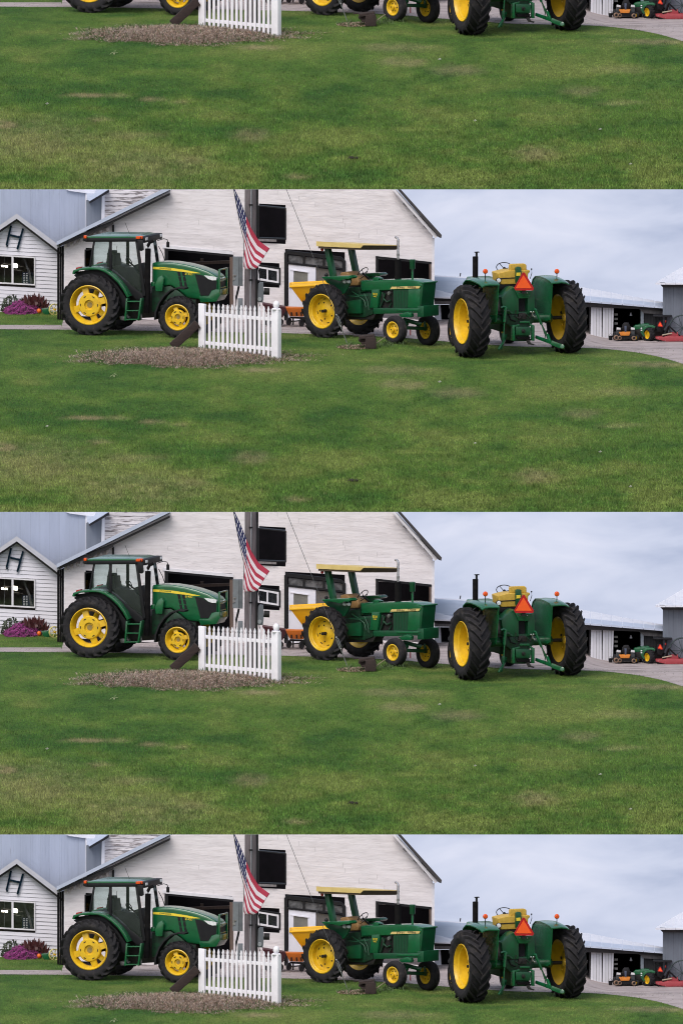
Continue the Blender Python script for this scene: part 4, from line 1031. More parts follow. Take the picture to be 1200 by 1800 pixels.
for y, dx in ((529.5, 0), (545.5, -1), (561, -2)):
    p, q = A.side(225 + dx, y, -.98), A.side(249 + dx, y, -.98); mb = MB(); mb.bar(p, q, .24, .03); mb.build('step', GREEN, lad, bevel=.004, world_space=False)
sprism(A, [(210, 556), (224, 557), (226, 564), (212, 563)], -.9, -.6).build('fuel_tank', STEEL_GREY, ta, bevel=.02, world_space=False)

# ================================================================== B: old tractor with sun canopy (middle)
HB = -42.0
cB = ground(571, 593.5)
hb = math.radians(HB); _n = Vector((-math.sin(hb), math.cos(hb), 0))
WR = .80
OB = cB + _n * WR; OB.z = float(zg(OB.x, OB.y))
B = Frame(OB, HB, tilt=(0.0, 0.0))
tb = B.root('canopy_tractor', 'old green tractor with cream sun canopy and tan seat', 'tractor', 'canopy tractors, one in each strip')
def gz(F, l, w):
    p = F.O + F.f * l + F.n * w; return (float(zg(p.x, p.y)) - p.z)
RB, RB2 = .80, .415
pr = B.side(571, 546, -WR); pf = B.side(694, 579, -.72); pf2 = B.side(752, 583, .72)
rx = pr.x
wheel(tb, (rx, -WR, RB - .015 + gz(B, rx, -WR)), RB, .38, .50, -1, 'lug', 'deep', 18, axle=.16)
wheel(tb, (rx, WR, RB - .015 + gz(B, rx, WR)), RB, .38, .50, 1, 'lug', 'deep', 18, axle=.16)
fl = pf.x
zB1 = RB2 - .01 + gz(B, fl, -.72); zB2 = RB2 + .02 + gz(B, fl, .72)
wheel(tb, (fl, -.72, zB1), RB2, .27, .235, -1, 'rib3', 'front', steer=math.radians(-2))
wheel(tb, (fl, .72, zB2), RB2 + .03, .29, .235, -1, 'rib4', 'front', steer=math.radians(-10))
mb = MB(); mb.tube([(rx, -.72, RB - .02), (rx, -.3, RB - .02)], .10, 12); mb.tube([(rx, .72, RB - .02), (rx, .3, RB - .02)], .10, 12); mb.build('axle', GREEN_DIRTY, tb, world_space=False)
mb = MB(); mb.bar((fl, -.62, zB1 + .06), (fl, .62, zB2 + .06), .12, .10); mb.tube([(fl, -.60, zB1), (fl, -.60, zB1 + .28)], .045, 8); mb.tube([(fl, .60, zB2), (fl, .60, zB2 + .28)], .045, 8)
mb.tube([(fl - .14, -.6, zB1 + .22), (fl - .14, .6, zB2 + .22)], .025, 8); mb.bar((fl, -.18, zB1 + .1), (fl - .35, -.2, zB1 + .3), .1, .1)
mb.build('front_axle', GREEN_OLD, tb, bevel=.006, world_space=False)
WH = -.31
hoodB = sprism(B, [(634, 494), (660, 492.5), (690, 491.5), (715, 491), (732, 493.5), (740, 497), (741, 503), (738, 509), (634, 512)], WH, -WH).build('bonnet', GREEN, tb, bevel=.05, seg=3, world_space=False)
q = B.side(739, 497, WH)
mb = MB(); n1 = B.side(738, 501, WH); n2 = B.side(738, 541, WH)
mb.loft([(n1.x - .02, WH + .01, n1.z + .06), (n1.x - .02, -WH - .01, n1.z + .06), (n2.x - .02, -WH - .01, n2.z), (n2.x - .02, WH + .01, n2.z)],
        [(n1.x + .10, WH + .03, n1.z + .07), (n1.x + .10, -WH - .03, n1.z + .07), (n2.x + .0, -WH - .03, n2.z), (n2.x + .0, WH + .03, n2.z)])
mb.build('nose', GREEN_OLD, hoodB, bevel=.03, seg=3, world_space=False)
mb = MB(); mb.box(n1.x - .06, n1.x + .13, WH - .005, -WH + .005, n1.z + .04, n1.z + .09); mb.build('nose_cap', GREEN, hoodB, bevel=.02, world_space=False)
sprism(B, [(685.5, 508), (688, 504), (738, 502.8), (736, 507)], WH - .008, WH + .02).build('name_strip', CREAM, hoodB, world_space=False, smooth=False)
side_text(B, 'JOHN', 703.5, 505.6, WH - .012, .075, BLACK, hoodB, 1.5, -.01)
side_text(B, 'DEERE', 723.5, 505, WH - .012, .075, BLACK, hoodB, 1.5, -.01)
scr = sprism(B, [(691, 510), (717, 509.5), (716, 541), (691, 541.5)], WH + .01, -WH - .01).build('side_screen', mat('screen_green', (.004, .040, .016), (.003, .028, .012), rough=.6, scale=8), tb, world_space=False, smooth=False)
for k in range(9):
    x = 692 + k * 2.7; sprism(B, [(x, 511), (x + .9, 511), (x + .9, 540.5), (x, 540.5)], WH + .003, WH + .02).build('louvre', GREEN_OLD, scr, world_space=False, smooth=False)
sprism(B, [(717, 509), (738, 508), (737, 541), (716, 541)], WH, -WH).build('side_panel', GREEN, tb, bevel=.01, world_space=False)
sprism(B, [(664, 511), (691, 510), (691, 542), (661, 542)], WH + .10, -WH - .1).build('engine_block', DARK_METAL, tb, bevel=.02, world_space=False)
for pts, r in (([(672, 514), (674, 525), (680, 531), (686, 528)], .028), ([(668, 540), (673, 528), (676, 516)], .03), ([(684, 540), (688, 532), (687, 520)], .022)):
    mb = MB(); mb.tube([B.side(x, y, WH + .05) for x, y in pts], r, 8); mb.build('engine_pipe', GREEN_DIRTY, tb, world_space=False)
c_ = B.side(684, 515.5, WH + .02); mb = MB(); mb.lathe([(.0005, -.04), (.05, -.04), (.058, -.02), (.058, .05)], 16, 'y', c_); mb.build('filter', CHROME, tb, world_space=False)
sprism(B, [(653, 509), (667, 508.5), (663, 541), (649, 541)], WH - .002, -WH + .002).build('cowl', GREEN, tb, bevel=.012, world_space=False)
pl = sprism(B, [(654.5, 514.8), (663.3, 514.6), (662.8, 522.4), (654.2, 522.6)], WH - .010, WH + .01).build('number_plate', GREEN_OLD, tb, world_space=False, smooth=False)
side_text(B, '3020', 658.8, 517.3, WH - .014, .098, DECAL, pl, 1.0)
side_text(B, 'DIESEL', 658.6, 521.4, WH - .014, .042, DECAL, pl, 1.0)
sprism(B, [(655, 541.5), (738, 541.5), (738, 550), (700, 551), (656, 552)], WH - .03, -WH + .03).build('frame_rail', GREEN_OLD, tb, bevel=.012, world_space=False)
sprism(B, [(697, 543), (735, 543), (735, 546.5), (697, 546.5)], WH - .05, WH).build('frame_strip', GREEN, tb, bevel=.006, world_space=False)
sprism(B, [(733, 538), (744, 538), (744, 557), (733, 557)], WH - .02, -WH + .02).build('front_weight', GREEN_OLD, tb, bevel=.012, world_space=False)
sprism(B, [(606, 520), (625, 517), (655, 515), (655, 552), (640, 558), (605, 556)], -.24, .24).build('transmission', GREEN_DIRTY, tb, bevel=.02, world_space=False)
sprism(B, [(607, 530), (634, 526), (634, 551), (604, 551)], -.34, -.2).build('battery_box', GREEN_OLD, tb, bevel=.015, world_space=False)
sprism(B, [(600, 551), (660, 552), (655, 562), (604, 562)], -.2, .2).build('sump', DARK_METAL, tb, bevel=.02, world_space=False)
sprism(B, [(633, 493), (655, 491.5), (664, 494), (655, 514), (634, 514)], -.22, .22).build('dash_cowl', GREEN_OLD, tb, bevel=.03, world_space=False)
sprism(B, [(653, 490), (659, 486.5), (666, 490), (662, 494)], -.16, .06).build('dash_hood', GREEN, tb, bevel=.015, world_space=False)
for pts in ([(612, 520), (632, 522), (640, 528), (643, 540)], [(618, 512), (630, 520), (646, 520)], [(640, 516), (646, 530), (648, 545)]):
    mb = MB(); mb.tube([B.side(x, y, -.36) for x, y in pts], .016, 6); mb.build('linkage_rod', GREEN_OLD, tb, world_space=False)
sprism(B, [(604, 506), (632, 504), (634, 520), (606, 522)], -.22, .22).build('seat_base', GREEN_DIRTY, tb, bevel=.015, world_space=False)
# fenders with lamps
for sg in (-1, 1):
    def bothB(poly, w0, w1, name, m, bev=.012):
        a = [B.side(x, y, -abs(w0)) for x, y in poly]; mb = MB()
        mb.loft([Vector((p.x, sg * abs(w0), p.z)) for p in a], [Vector((p.x, sg * abs(w1), p.z)) for p in a]); return mb.build(name, m, tb, bevel=bev, world_space=False)
    f_ = bothB([(567, 488.5), (585, 489.5), (597, 494), (604, 490), (612, 488), (616, 491), (614, 500), (606, 515), (596, 520), (590, 504), (575, 498)], .56, .50, 'fender', GREEN_OLD)
    bothB([(565, 486.5), (612, 484.5), (616, 488), (613, 490.5), (604, 490.5), (597, 494), (585, 491), (567, 489.5)], .82, .50, 'fender_top', GREEN)
    for x in (604, 611.0):
        c_ = B.side(x, 495, -.62); mb = MB(); mb.lathe([(.0005, .03), (.042, .02), (.052, 0), (.045, -.06)], 14, 'x', (c_.x + .06, sg * .62, c_.z)); mb.build('fender_lamp', LENS_W, f_, world_space=False)
    c_ = B.side(573.5, 483.5, -.66); mb = MB(); mb.ball((c_.x, sg * .66, c_.z), .055, .055, .06); mb.build('rear_lamp', BLACK, f_, world_space=False)
# roll posts and canopy
WP = -.50
for sg, (tp, bt) in ((-1, ((575.5, 434), (587, 488))),):
    t_, b_ = B.side(*tp, WP), B.side(*bt, WP)
    for w in (WP, -WP):
        mb = MB(); mb.bar((t_.x, w, t_.z), (b_.x, w, b_.z - .05), .15, .16, up=(1, 0, 0)); mb.build('roll_post', GREEN_OLD, tb, bevel=.012, world_space=False)
zc = B.side(580, 428.5, -.78).z; l0 = B.side(556, 428, -.80).x; l1 = B.side(638, 427, -.80).x
roll = .075
def cp(l, w, z): return Vector((l, w, zc + z - roll * (w + .8) * 1.0))
mb = MB(); mb.loft([cp(l0, -.80, .03), cp(l1, -.80, .05), cp(l1 - .02, .80, .05), cp(l0, .80, .03)], [cp(l0 + .05, -.80, -.0), cp(l1, -.80, .02), cp(l1 - .02, .80, .02), cp(l0 + .05, .80, 0)])
can = mb.build('canopy', CREAM, tb, bevel=.006, world_space=False)
mb = MB(); mb.loft([cp(l0, -.81, .045), cp(l1 - .04, -.81, .06), cp(l1, -.81, .02), cp(l1 - .10, -.81, -.055), cp(l0, -.81, -.10)], [cp(l0, -.79, .045), cp(l1 - .04, -.79, .06), cp(l1, -.79, .02), cp(l1 - .10, -.79, -.055), cp(l0, -.79, -.10)]); mb.build('canopy_edge', CREAM, can, world_space=False, smooth=False)
mb = MB(); mb.loft([cp(l0 + .05, -.78, -.02), cp(l1 - .03, -.78, .012), cp(l1 - .03, .78, .012), cp(l0 + .05, .78, -.02)], [cp(l0 + .05, -.78, -.16), cp(l1 - .12, -.78, -.11), cp(l1 - .12, .78, -.09), cp(l0 + .05, .78, -.13)]); mb.build('canopy_lining', UNDER_SHADE, can, bevel=.01, world_space=False)
mb = MB(); mb.loft([cp(l1 - .03, -.80, .035), cp(l1 + .01, -.80, .03), cp(l1 + .01, .80, .03), cp(l1 - .03, .80, .035)], [cp(l1 - .10, -.80, -.05), cp(l1 - .08, -.80, -.055), cp(l1 - .08, .80, -.055), cp(l1 - .10, .80, -.05)]); mb.build('canopy_edge', UNDER_SHADE, can, world_space=False)
for w in (-.68, .52):
    p_ = cp(l0 + .12, w, -.13); mb = MB(); mb.ball(p_ - Vector((0, 0, .05)), .05, .05, .06); mb.tube([p_ + Vector((0, 0, .06)), p_], .014, 6); mb.build('hanging_lamp', LENS_R, can, world_space=False)
# seat, steering wheel, stacks
sprism(B, [(596, 487), (598, 479), (607, 477.5), (613, 481), (614, 488)], -.26, .26).build('seat_back', SEAT_TAN, tb, bevel=.04, seg=3, world_space=False)
sprism(B, [(608, 494), (612, 485), (618, 484), (628, 487), (630, 495), (628, 502), (610, 503)], -.24, .24).build('seat_cushion', SEAT_TAN, tb, bevel=.04, seg=3, world_space=False)
c_ = B.side(637, 480, 0); R_ = .205; ax = Vector((-.25, -.72, .64)).normalized(); e1 = Vector((0, 1, 0)); e2 = ax.cross(e1).normalized(); e1 = e2.cross(ax)
mb = MB(); mb.tube([c_ + R_ * (math.cos(2 * math.pi * k / 28) * e1 + math.sin(2 * math.pi * k / 28) * e2) for k in range(29)], .013, 6)
for k in range(3):
    t = 2 * math.pi * k / 3 + .5; mb.tube([c_ - ax * .04, c_ + R_ * (math.cos(t) * e1 + math.sin(t) * e2)], .010, 5)
mb.tube([c_, c_ - ax * .34], .028, 8); mb.build('steering_wheel', BLACK, tb, world_space=False)
mb = MB(); mb.tube([B.side(699, 491, .12), B.side(699, 456, .12)], .095, 14); stk = mb.build('muffler', MATTE, tb, world_space=False)
mb = MB(); mb.tube([B.side(699.3, 458, .12), B.side(699.3, 421, .12), B.side(697.5, 418, .12), B.side(694.5, 417, .12)], .034, 10); mb.tube([B.side(699.3, 450, .12), B.side(699.3, 446, .12)], .048, 10); mb.build('exhaust_pipe', CHROME, stk, world_space=False)
mb = MB(); mb.tube([B.side(724.5, 494, 0), B.side(724.5, 472, 0)], .034, 10); ai = mb.build('intake_stem', GREEN, tb, world_space=False)
mb = MB(); p = B.side(724.5, 456, 0); p2 = B.side(724.5, 473, 0); mb.lathe([(.0005, p2.z), (.075, p2.z), (.085, p2.z + .02), (.085, p.z - .09), (.09, p.z - .08), (.09, p.z - .01), (.08, p.z), (.0005, p.z)], 14, 'z', (p.x, 0, 0)); mb.build('precleaner', GREEN_OLD, ai, world_space=False)
sprism(B, [(700, 553), (716, 548), (722, 552), (722, 558), (705, 558)], -.40, -.28).build('steering_arm', GREEN, tb, bevel=.012, world_space=False)
mb = MB(); mb.tube([(fl - .2, -.15, zB1 + .25), (fl + .25, .15, zB1 + .12)], .06, 8); mb.build('tow_hook', GREEN_OLD, tb, world_space=False)
# ================================================================== C: old tractor seen from behind (right)
HC = 110.0
WCR = 1.46
cC = ground(824.5, 627.5)
hc = math.radians(HC); _n = Vector((-math.sin(hc), math.cos(hc), 0)); _f = Vector((math.cos(hc), math.sin(hc), 0))
OC = cC - _n * WCR; OC.z = float(zg(OC.x, OC.y))
_ft = OC + _f * 2.9
C = Frame(OC, HC, tilt=((float(zg(_ft.x, _ft.y)) - OC.z) / 2.9, 0.0))
tc_ = C.root('open_tractor', 'old green tractor seen from behind with orange warning triangle', 'tractor', 'open tractors, one in each strip')
RC = 1.075
for sg in (1, -1):
    ws_ = WCR if sg > 0 else 1.54
    wheel(tc_, (0, sg * ws_, RC - .02 + gz(C, 0, sg * ws_)), RC, .62, .66, sg, 'lug', 'deep' if sg > 0 else 'cast', 20, axle=.14)
flC = 2.95
for sg in (1, -1):
    wheel(tc_, (flC, sg * .80, .44 + gz(C, flC, sg * .8)), .45, .32, .24, sg, 'rib3', 'front', steer=math.radians(-4))
# inner faces of the far wheel: yellow disc, hub
o = MB(); o.lathe([(.0005, .06), (.10, .06), (.13, .0), (.30, -.01), (.47, -.03), (.52, .02), (.60, .17), (.655, .215), (.672, .21)], 40, 'y', (0, -1.52, RC - .02)); o.build('inner_rim', YELLOW, tc_, world_space=False)
for k in range(6):
    a = 2 * math.pi * k / 6 + .3; mb = MB(); mb.lathe([(.0005, .035), (.035, .03), (.045, 0)], 10, 'y', (.36 * math.cos(a), -1.52, RC - .02 + .36 * math.sin(a))); mb.build('rim_bolt', YELLOW if k % 2 else DARK_METAL, tc_, world_space=False)
mb = MB(); mb.tube([(0, 1.40, RC - .02), (0, .95, RC - .02)], .05, 12); mb.tube([(0, -1.40, RC - .02), (0, -.95, RC - .02)], .055, 12); mb.build('axle_shaft', DARK_METAL, tc_, world_space=False)
mb = MB(); mb.tube([(0, 1.08, RC - .02), (0, .3, RC - .02)], .135, 14); mb.build('axle_housing', GREEN_OLD, tc_, bevel=.01, world_space=False)
mb = MB(); mb.tube([(0, -1.08, RC - .02), (0, -.3, RC - .02)], .135, 14); mb.build('axle_housing', GREEN_OLD, tc_, bevel=.01, world_space=False)
# rear housing traced across the tractor
cprism(C, [(881, 523), (896, 508), (904, 504.5), (906, 512), (911, 524), (911, 552), (884, 552)], -.34, .15).build('rockshaft_housing', GREEN_OLD, tc_, bevel=.02, world_space=False)
cprism(C, [(927, 524), (934, 512), (938.5, 508), (940, 548), (927, 552)], -.34, .15).build('rockshaft_housing', GREEN_OLD, tc_, bevel=.02, world_space=False)
cprism(C, [(905, 511), (935, 511), (932, 520), (927.5, 524.5), (911, 524.5)], -.38, -.2).build('top_link_bracket', GREEN, tc_, bevel=.012, world_space=False)
for x, y in ((913, 514.5), (919, 514.5), (926, 515)):
    p = C.cross(x, y, -.385); mb = MB(); mb.lathe([(.0005, -.016), (.016, -.014), (.02, 0)], 8, 'x', p); mb.build('bolt', CHROME, tc_, world_space=False)
cprism(C, [(910, 524), (928, 524), (928, 552), (910, 552)], -.1, .2).build('centre_recess', BLACK_DEEP, tc_, world_space=False)
cprism(C, [(868, 506), (884, 506), (884, 546), (868, 546)], .35, .8).build('transmission_case', GREEN_OLD, tc_, bevel=.02, world_space=False)
cprism(C, [(882, 548), (938, 548), (938, 566), (930, 574), (930, 600), (899, 600), (899, 576), (884, 566)], -.28, .5).build('differential_case', GREEN_DIRTY, tc_, bevel=.03, world_space=False)
cprism(C, [(912, 551), (924, 551), (926, 561), (910, 561)], -.36, -.26).build('valve_block', DARK_METAL, tc_, bevel=.015, world_space=False)
mb = MB()
for a, b in (((912.5, 566), (930, 566)), ((900, 574), (912, 571)), ((930, 570), (937, 574))):
    p, q = C.cross(*a, -.32), C.cross(*b, -.32); mb.bar(p, q, .05, .06)
mb.build('pto_bracket', GREEN, tc_, bevel=.008, world_space=False)
for x in (900, 934.5):
    cprism(C, [(x, 572), (x + 4.5, 572), (x + 4.5, 599), (x, 599)], -.40, -.28).build('drawbar_hanger', GREEN, tc_, bevel=.01, world_space=False)
cprism(C, [(906, 574), (933, 575), (932, 590), (906, 589)], -.36, -.2).build('pto_shield', GREEN_OLD, tc_, bevel=.02, world_space=False)
c_ = C.cross(919, 582, -.37); mb = MB(); mb.lathe([(.0005, -.10), (.035, -.10), (.035, -.02), (.06, -.01)], 12, 'x', c_); mb.build('pto_shaft', DARK_METAL, tc_, world_space=False)
mb = MB(); mb.bar(C.cross(906, 597, -.1), C.cross(932, 597, -.1), .10, .05); mb.bar(C.cross(926, 597, -.2), C.cross(930, 604, -.75), .09, .05); mb.bar(C.cross(930, 604, -.7), C.cross(938, 606, -.78), .07, .04); mb.build('drawbar', DARK_METAL, tc_, bevel=.01, world_space=False)
# lift links
def link(name, pts, r, l, m=GREEN):
    mb = MB(); mb.tube([C.cross(x, y, l) for x, y in pts], r, 10); return mb.build(name, m, tc_, world_space=False)
link('lift_link', [(888.5, 541), (887, 552), (886, 566)], .045, -.50); link('lift_link', [(886, 566), (884.5, 590)], .022, -.50)
link('lift_link', [(941, 546), (946, 558), (951, 570)], .038, -.50); link('lift_link', [(951, 570), (962, 592)], .020, -.50)
link('lift_arm', [(880, 541), (884, 539), (890, 541)], .035, -.40); link('lift_arm', [(938, 543), (942, 545)], .035, -.40)
mb = MB(); mb.bar(C.cross(889, 590, -.2), C.cross(880, 612, -.95), .06, .09); mb.bar(C.cross(881, 606, -.9), C.cross(876, 615, -1.0), .05, .07); mb.bar(C.cross(884, 586, -.5), C.cross(883, 598, -.5), .08, .08); mb.build('lower_arm', GREEN_OLD, tc_, bevel=.012, world_space=False)
mb = MB(); p, q = C.cross(941, 592, -.2), C.cross(968, 602, -.80); mb.bar(p, q, .06, .10); mb.bar(q, C.cross(986, 609, -.95), .06, .13); mb.tube([C.cross(987, 609, -1.0), C.cross(989, 610, -.9)], .065, 12); mb.bar(C.cross(961, 588, -.5), C.cross(966, 601, -.7), .07, .08); mb.build('lower_arm', GREEN, tc_, bevel=.012, world_space=False)
link('stabiliser', [(953, 575), (958, 590), (956, 600)], .018, -.62, GREEN_OLD)
link('hydraulic_pipe', [(868, 556), (874, 552), (884, 552)], .03, -.2, DARK_METAL)
mb = MB()
for x, y in ((932.5, 548.5), (937, 548.5), (936.5, 555), (939, 557)):
    mb.ball(C.cross(x, y, -.45), .03, n=10, m=6)
mb.tube([C.cross(935, 549, -.45), C.cross(936, 556, -.45)], .025, 6); mb.build('hydraulic_coupler', CHROME, tc_, world_space=False)
link('hydraulic_hose', [(906, 545), (904, 556), (912, 560), (916, 553)], .020, -.40, DARK_METAL); link('hydraulic_hose', [(924, 553), (931, 560), (935, 550)], .020, -.42, DARK_METAL)
link('hydraulic_hose', [(893, 552), (897, 562), (906, 565)], .022, -.38, MATTE); link('rocker_arm', [(884, 548), (893, 546), (899, 551)], .035, -.42, GREEN_DIRTY)
cprism(C, [(886, 553), (910, 553), (908, 572), (890, 570)], -.31, -.27).build('side_cover', GREEN_DIRTY, tc_, bevel=.015, world_space=False)
cprism(C, [(907, 592), (932, 592), (930, 597), (909, 597)], -.33, -.2).build('lower_plate', MATTE, tc_, bevel=.008, world_space=False)
# slow-vehicle triangle
tri_o = [(918, 479), (921.5, 479), (938, 507), (936, 510.5), (905.5, 510.5), (903, 506.5)]
tri_i = [(919.7, 484.5), (932.5, 506), (907, 506)]
tr = cprism(C, tri_o, -.52, -.505).build('warning_triangle', RED_REF, tc_, world_space=False, smooth=False)
cprism(C, [(919.7, 483.5), (933.8, 506.6), (905.6, 506.6)], -.526, -.52).build('triangle_centre', ORANGE_FL, tr, world_space=False, smooth=False)
cprism(C, [(917, 500), (923, 500), (923, 516), (917, 516)], -.50, -.46).build('bracket', DARK_METAL, tr, world_space=False)
# seat
cprism(C, [(896, 466), (898, 464.3), (922, 463.5), (925, 466), (925, 474.5), (896, 475.5)], .25, .38).build('seat_back', SEAT_YEL, tc_, bevel=.035, seg=3, world_space=False)
sb_ = cprism(C, [(875, 480.5), (893, 476), (931, 475), (931, 478.5), (928, 481), (927, 499), (881, 500.5), (877, 496)], .18, .75).build('seat_shell', SEAT_YEL, tc_, bevel=.035, seg=3, world_space=False)
cprism(C, [(878, 489), (906, 487.5), (906, 489), (878, 490.5)], .165, .19).build('seat_seam', DARK_METAL, sb_, world_space=False)
cprism(C, [(906, 471), (909, 469), (914, 469), (916, 471), (916, 495), (906, 497)], .10, .2).build('seat_bracket', GREEN_OLD, tc_, bevel=.015, world_space=False)
cprism(C, [(907, 479.5), (914, 479), (914, 484.5), (907, 485)], .09, .11).build('plate', DECAL, tc_, world_space=False)
cprism(C, [(868, 500), (925, 500), (925, 509), (868, 509)], .2, .7).build('seat_base', BLACK, tc_, bevel=.01, world_space=False)
# steering wheel
c_ = C.cross(886, 470, 1.15); R_ = .235; ax = Vector((-.50, 0.15, .86)).normalized(); e1 = Vector((0, 1, 0)); e2 = ax.cross(e1).normalized(); e1 = e2.cross(ax)
mb = MB(); mb.tube([c_ + R_ * (math.cos(2 * math.pi * k / 28) * e1 + math.sin(2 * math.pi * k / 28) * e2) for k in range(29)], .013, 6)
for k in range(3):
    t = 2 * math.pi * k / 3 + .9; mb.tube([c_ - ax * .06, c_ + R_ * (math.cos(t) * e1 + math.sin(t) * e2)], .011, 5)
mb.lathe([(.0005, .0), (.05, 0), (.05, -.08), (.03, -.1)], 12, 'z', c_ - ax * .02); mb.tube([c_, c_ - ax * .5], .03, 8); mb.build('steering_wheel', BLACK, tc_, world_space=False)
mb = MB(); mb.tube([C.cross(931, 490, .5), C.cross(934, 480, .5), C.cross(933.5, 474, .5)], .010, 6); mb.ball(C.cross(933.5, 473, .5), .025, n=8, m=6); mb.build('lever', BLACK, tc_, world_space=False)
# bonnet ahead of the driver
def cbox(name, px0, px1, r0, r1, l0, l1, m, bev=.05, parent=tc_):
    return cprism(C, [(px0, r0), (px1, r0), (px1, r1), (px0, r1)], l0, l1).build(name, m, parent, bevel=bev, seg=3, world_space=False)
pa = C.cross(870, 497, 1.3); zt = pa.z
mb = MB(); mb.box(1.15, 3.35, -.38, .38, zt - .62, zt - .02); mb.build('bonnet', GREEN, tc_, bevel=.09, seg=4, world_space=False)
mb = MB(); mb.box(.9, 1.3, -.34, .34, zt - .62, zt + .03); mb.build('dash_cowl', GREEN_OLD, tc_, bevel=.04, world_space=False)
mb = MB(); mb.box(.6, 3.3, -.30, .30, .62, zt - .55); mb.build('engine_block', GREEN_DIRTY, tc_, bevel=.02, world_space=False)
mb = MB(); zf_ = .44; mb.bar((flC, -.66, zf_ + .05 + gz(C, flC, -.7)), (flC, .66, zf_ + .05 + gz(C, flC, .7)), .14, .12); mb.tube([(flC, 0, zf_), (flC, 0, zf_ + .4)], .12, 10); mb.build('front_axle', GREEN_OLD, tc_, bevel=.01, world_space=False)
# muffler
pm = C.cross(835, 483, 2.2); pt_ = C.cross(835, 451, 2.2)
mb = MB(); mb.tube([(pm.x, pm.y, pm.z - .25), (pt_.x, pt_.y, pt_.z)], .082, 14); mu = mb.build('muffler', MATTE, tc_, world_space=False)
a_, b_, d_ = C.cross(837, 452, 2.2), C.cross(837, 444, 2.2), C.cross(841, 443, 2.2)
mb = MB(); mb.tube([a_, b_], .035, 10); mb.bar(C.cross(834, 443.5, 2.2), d_, .10, .025); mb.build('rain_cap', BLACK, mu, world_space=False)
# fenders: curved shell over each wheel with an inner side wall
for sg in (1, -1):
    wi, wo = .82, 1.36
    top = [(-.74, 2.17), (-.58, 2.22), (-.20, 2.255), (.25, 2.265), (.66, 2.23), (.88, 2.11), (.98, 1.93)]
    rows = [(wi - .02, 0.0), (wi + .3, .015), (wo - .10, .0), (wo, -.05)]
    mb = MB(); n = len(top); th = .03
    vs = [(l, sg * w, z + dz) for w, dz in rows for l, z in top] + [(l, sg * w, z + dz - th) for w, dz in rows for l, z in top]
    m_ = len(rows) * n; fs = []
    for r in range(len(rows) - 1):
        for i in range(n - 1):
            q = (r * n + i, r * n + i + 1, (r + 1) * n + i + 1, (r + 1) * n + i)
            fs += [q, tuple(m_ + k for k in q[::-1])]
    for i in range(n - 1):
        fs.append((i, m_ + i, m_ + i + 1, i + 1)); r0 = (len(rows) - 1) * n; fs.append((r0 + i, r0 + i + 1, m_ + r0 + i + 1, m_ + r0 + i))
    for i in (0, n - 1):
        for r in range(len(rows) - 1): fs.append((r * n + i, (r + 1) * n + i, m_ + (r + 1) * n + i, m_ + r * n + i))
    mb.add(vs, fs); fe = mb.build('fender', GREEN, tc_, world_space=False)
    wall = [(l, z - .02) for l, z in top] + [(.90, 1.4), (.6, 1.15), (.2, 1.02), (-.38, 1.0), (-.56, 1.06), (-.66, 1.6)]
    mb = MB(); mb.loft([(l, sg * wi, z) for l, z in wall], [(l, sg * (wi + .03), z) for l, z in wall]); mb.build('fender_wall', GREEN, fe, world_space=False, smooth=False)
    cl_ = C.cross(852.5 if sg > 0 else 978, 477, -.15)
    mb = MB(); mb.lathe([(.0005, -.05), (.05, -.045), (.072, -.02), (.076, 0), (.072, .02), (.05, .045), (.0005, .05)], 18, 'x', cl_); la = mb.build('flasher', LENS_A, fe, world_space=False)
    mb = MB(); mb.tube([cl_ - Vector((0, 0, .07)), Vector((cl_.x, cl_.y, 2.20))], .014, 6); mb.build('flasher_stem', BLACK, la, world_space=False)
cw = C.cross(876, 493, -.05); mb = MB(); mb.lathe([(.0005, -.04), (.055, -.035), (.07, 0)], 18, 'x', cw); hl = mb.build('work_lamp', LENS_W, tc_, world_space=False)
mb = MB(); mb.lathe([(.078, -.02), (.085, 0), (.06, .09), (.0005, .11)], 18, 'x', cw); mb.build('lamp_housing', BLACK, hl, world_space=False)

# ------------------------------------------------------------------ pole, flag, fence and small things
gp = ground(441, 607)
pole = thing('utility_pole', 'thick weathered wooden utility pole behind the picket fence', 'pole', 'utility poles, one in each strip', gp, True)
mb = MB(); zt_ = at(441, 320, gp.y).z
mb.tube([gp + Vector((0, 0, -.1)), gp + Vector((0, 0, 1.6)), Vector((gp.x, gp.y, zt_))], .195, 20, .178); mb.build('shaft', POLE_W, pole, clip=True)
fY = gp.y - .21
mb = MB(); mb.tube([at(439.5, 604, fY), at(440, 540, fY), at(441, 470, fY), at(441.8, 330, fY)], .020, 8); mb.build('conduit', CONDUIT, pole, clip=True)
for y in (360, 492, 560):
    mb = MB(); mb.box(*(lambda p: (p.x - .055, p.x + .055, p.y - .03, p.y + .04, p.z - .02, p.z + .02))(at(441, y, fY))); mb.build('strap', BLACK, pole)
mb = MB(); mb.tube([at(451.5, 606, gp.y - .05), at(452.2, 450, gp.y - .05), at(452.8, 330, gp.y - .05)], .024, 8); mb.build('conduit', BLACK, pole, clip=True)
mb = MB(); ysheet(mb, [(409.5, 452), (427, 452), (427, 503), (409, 502)], gp.y - .16, .22); bx_ = mb.build('meter_cabinet', BOX_GREY, pole, bevel=.012)
mb = MB(); ysheet(mb, [(409.5, 452), (419.5, 452), (419, 502), (409, 502)], gp.y - .18, .03); mb.build('cabinet_door', mat('grey_door', (.20, .22, .24), (.16, .175, .19), rough=.45, metal=.3), bx_)
mb = MB(); ysheet(mb, [(409.5, 483), (415, 483), (415, 485), (411.5, 486), (414, 491), (410, 493), (409, 493)], gp.y - .20, .03); mb.build('latch', CHROME, bx_)
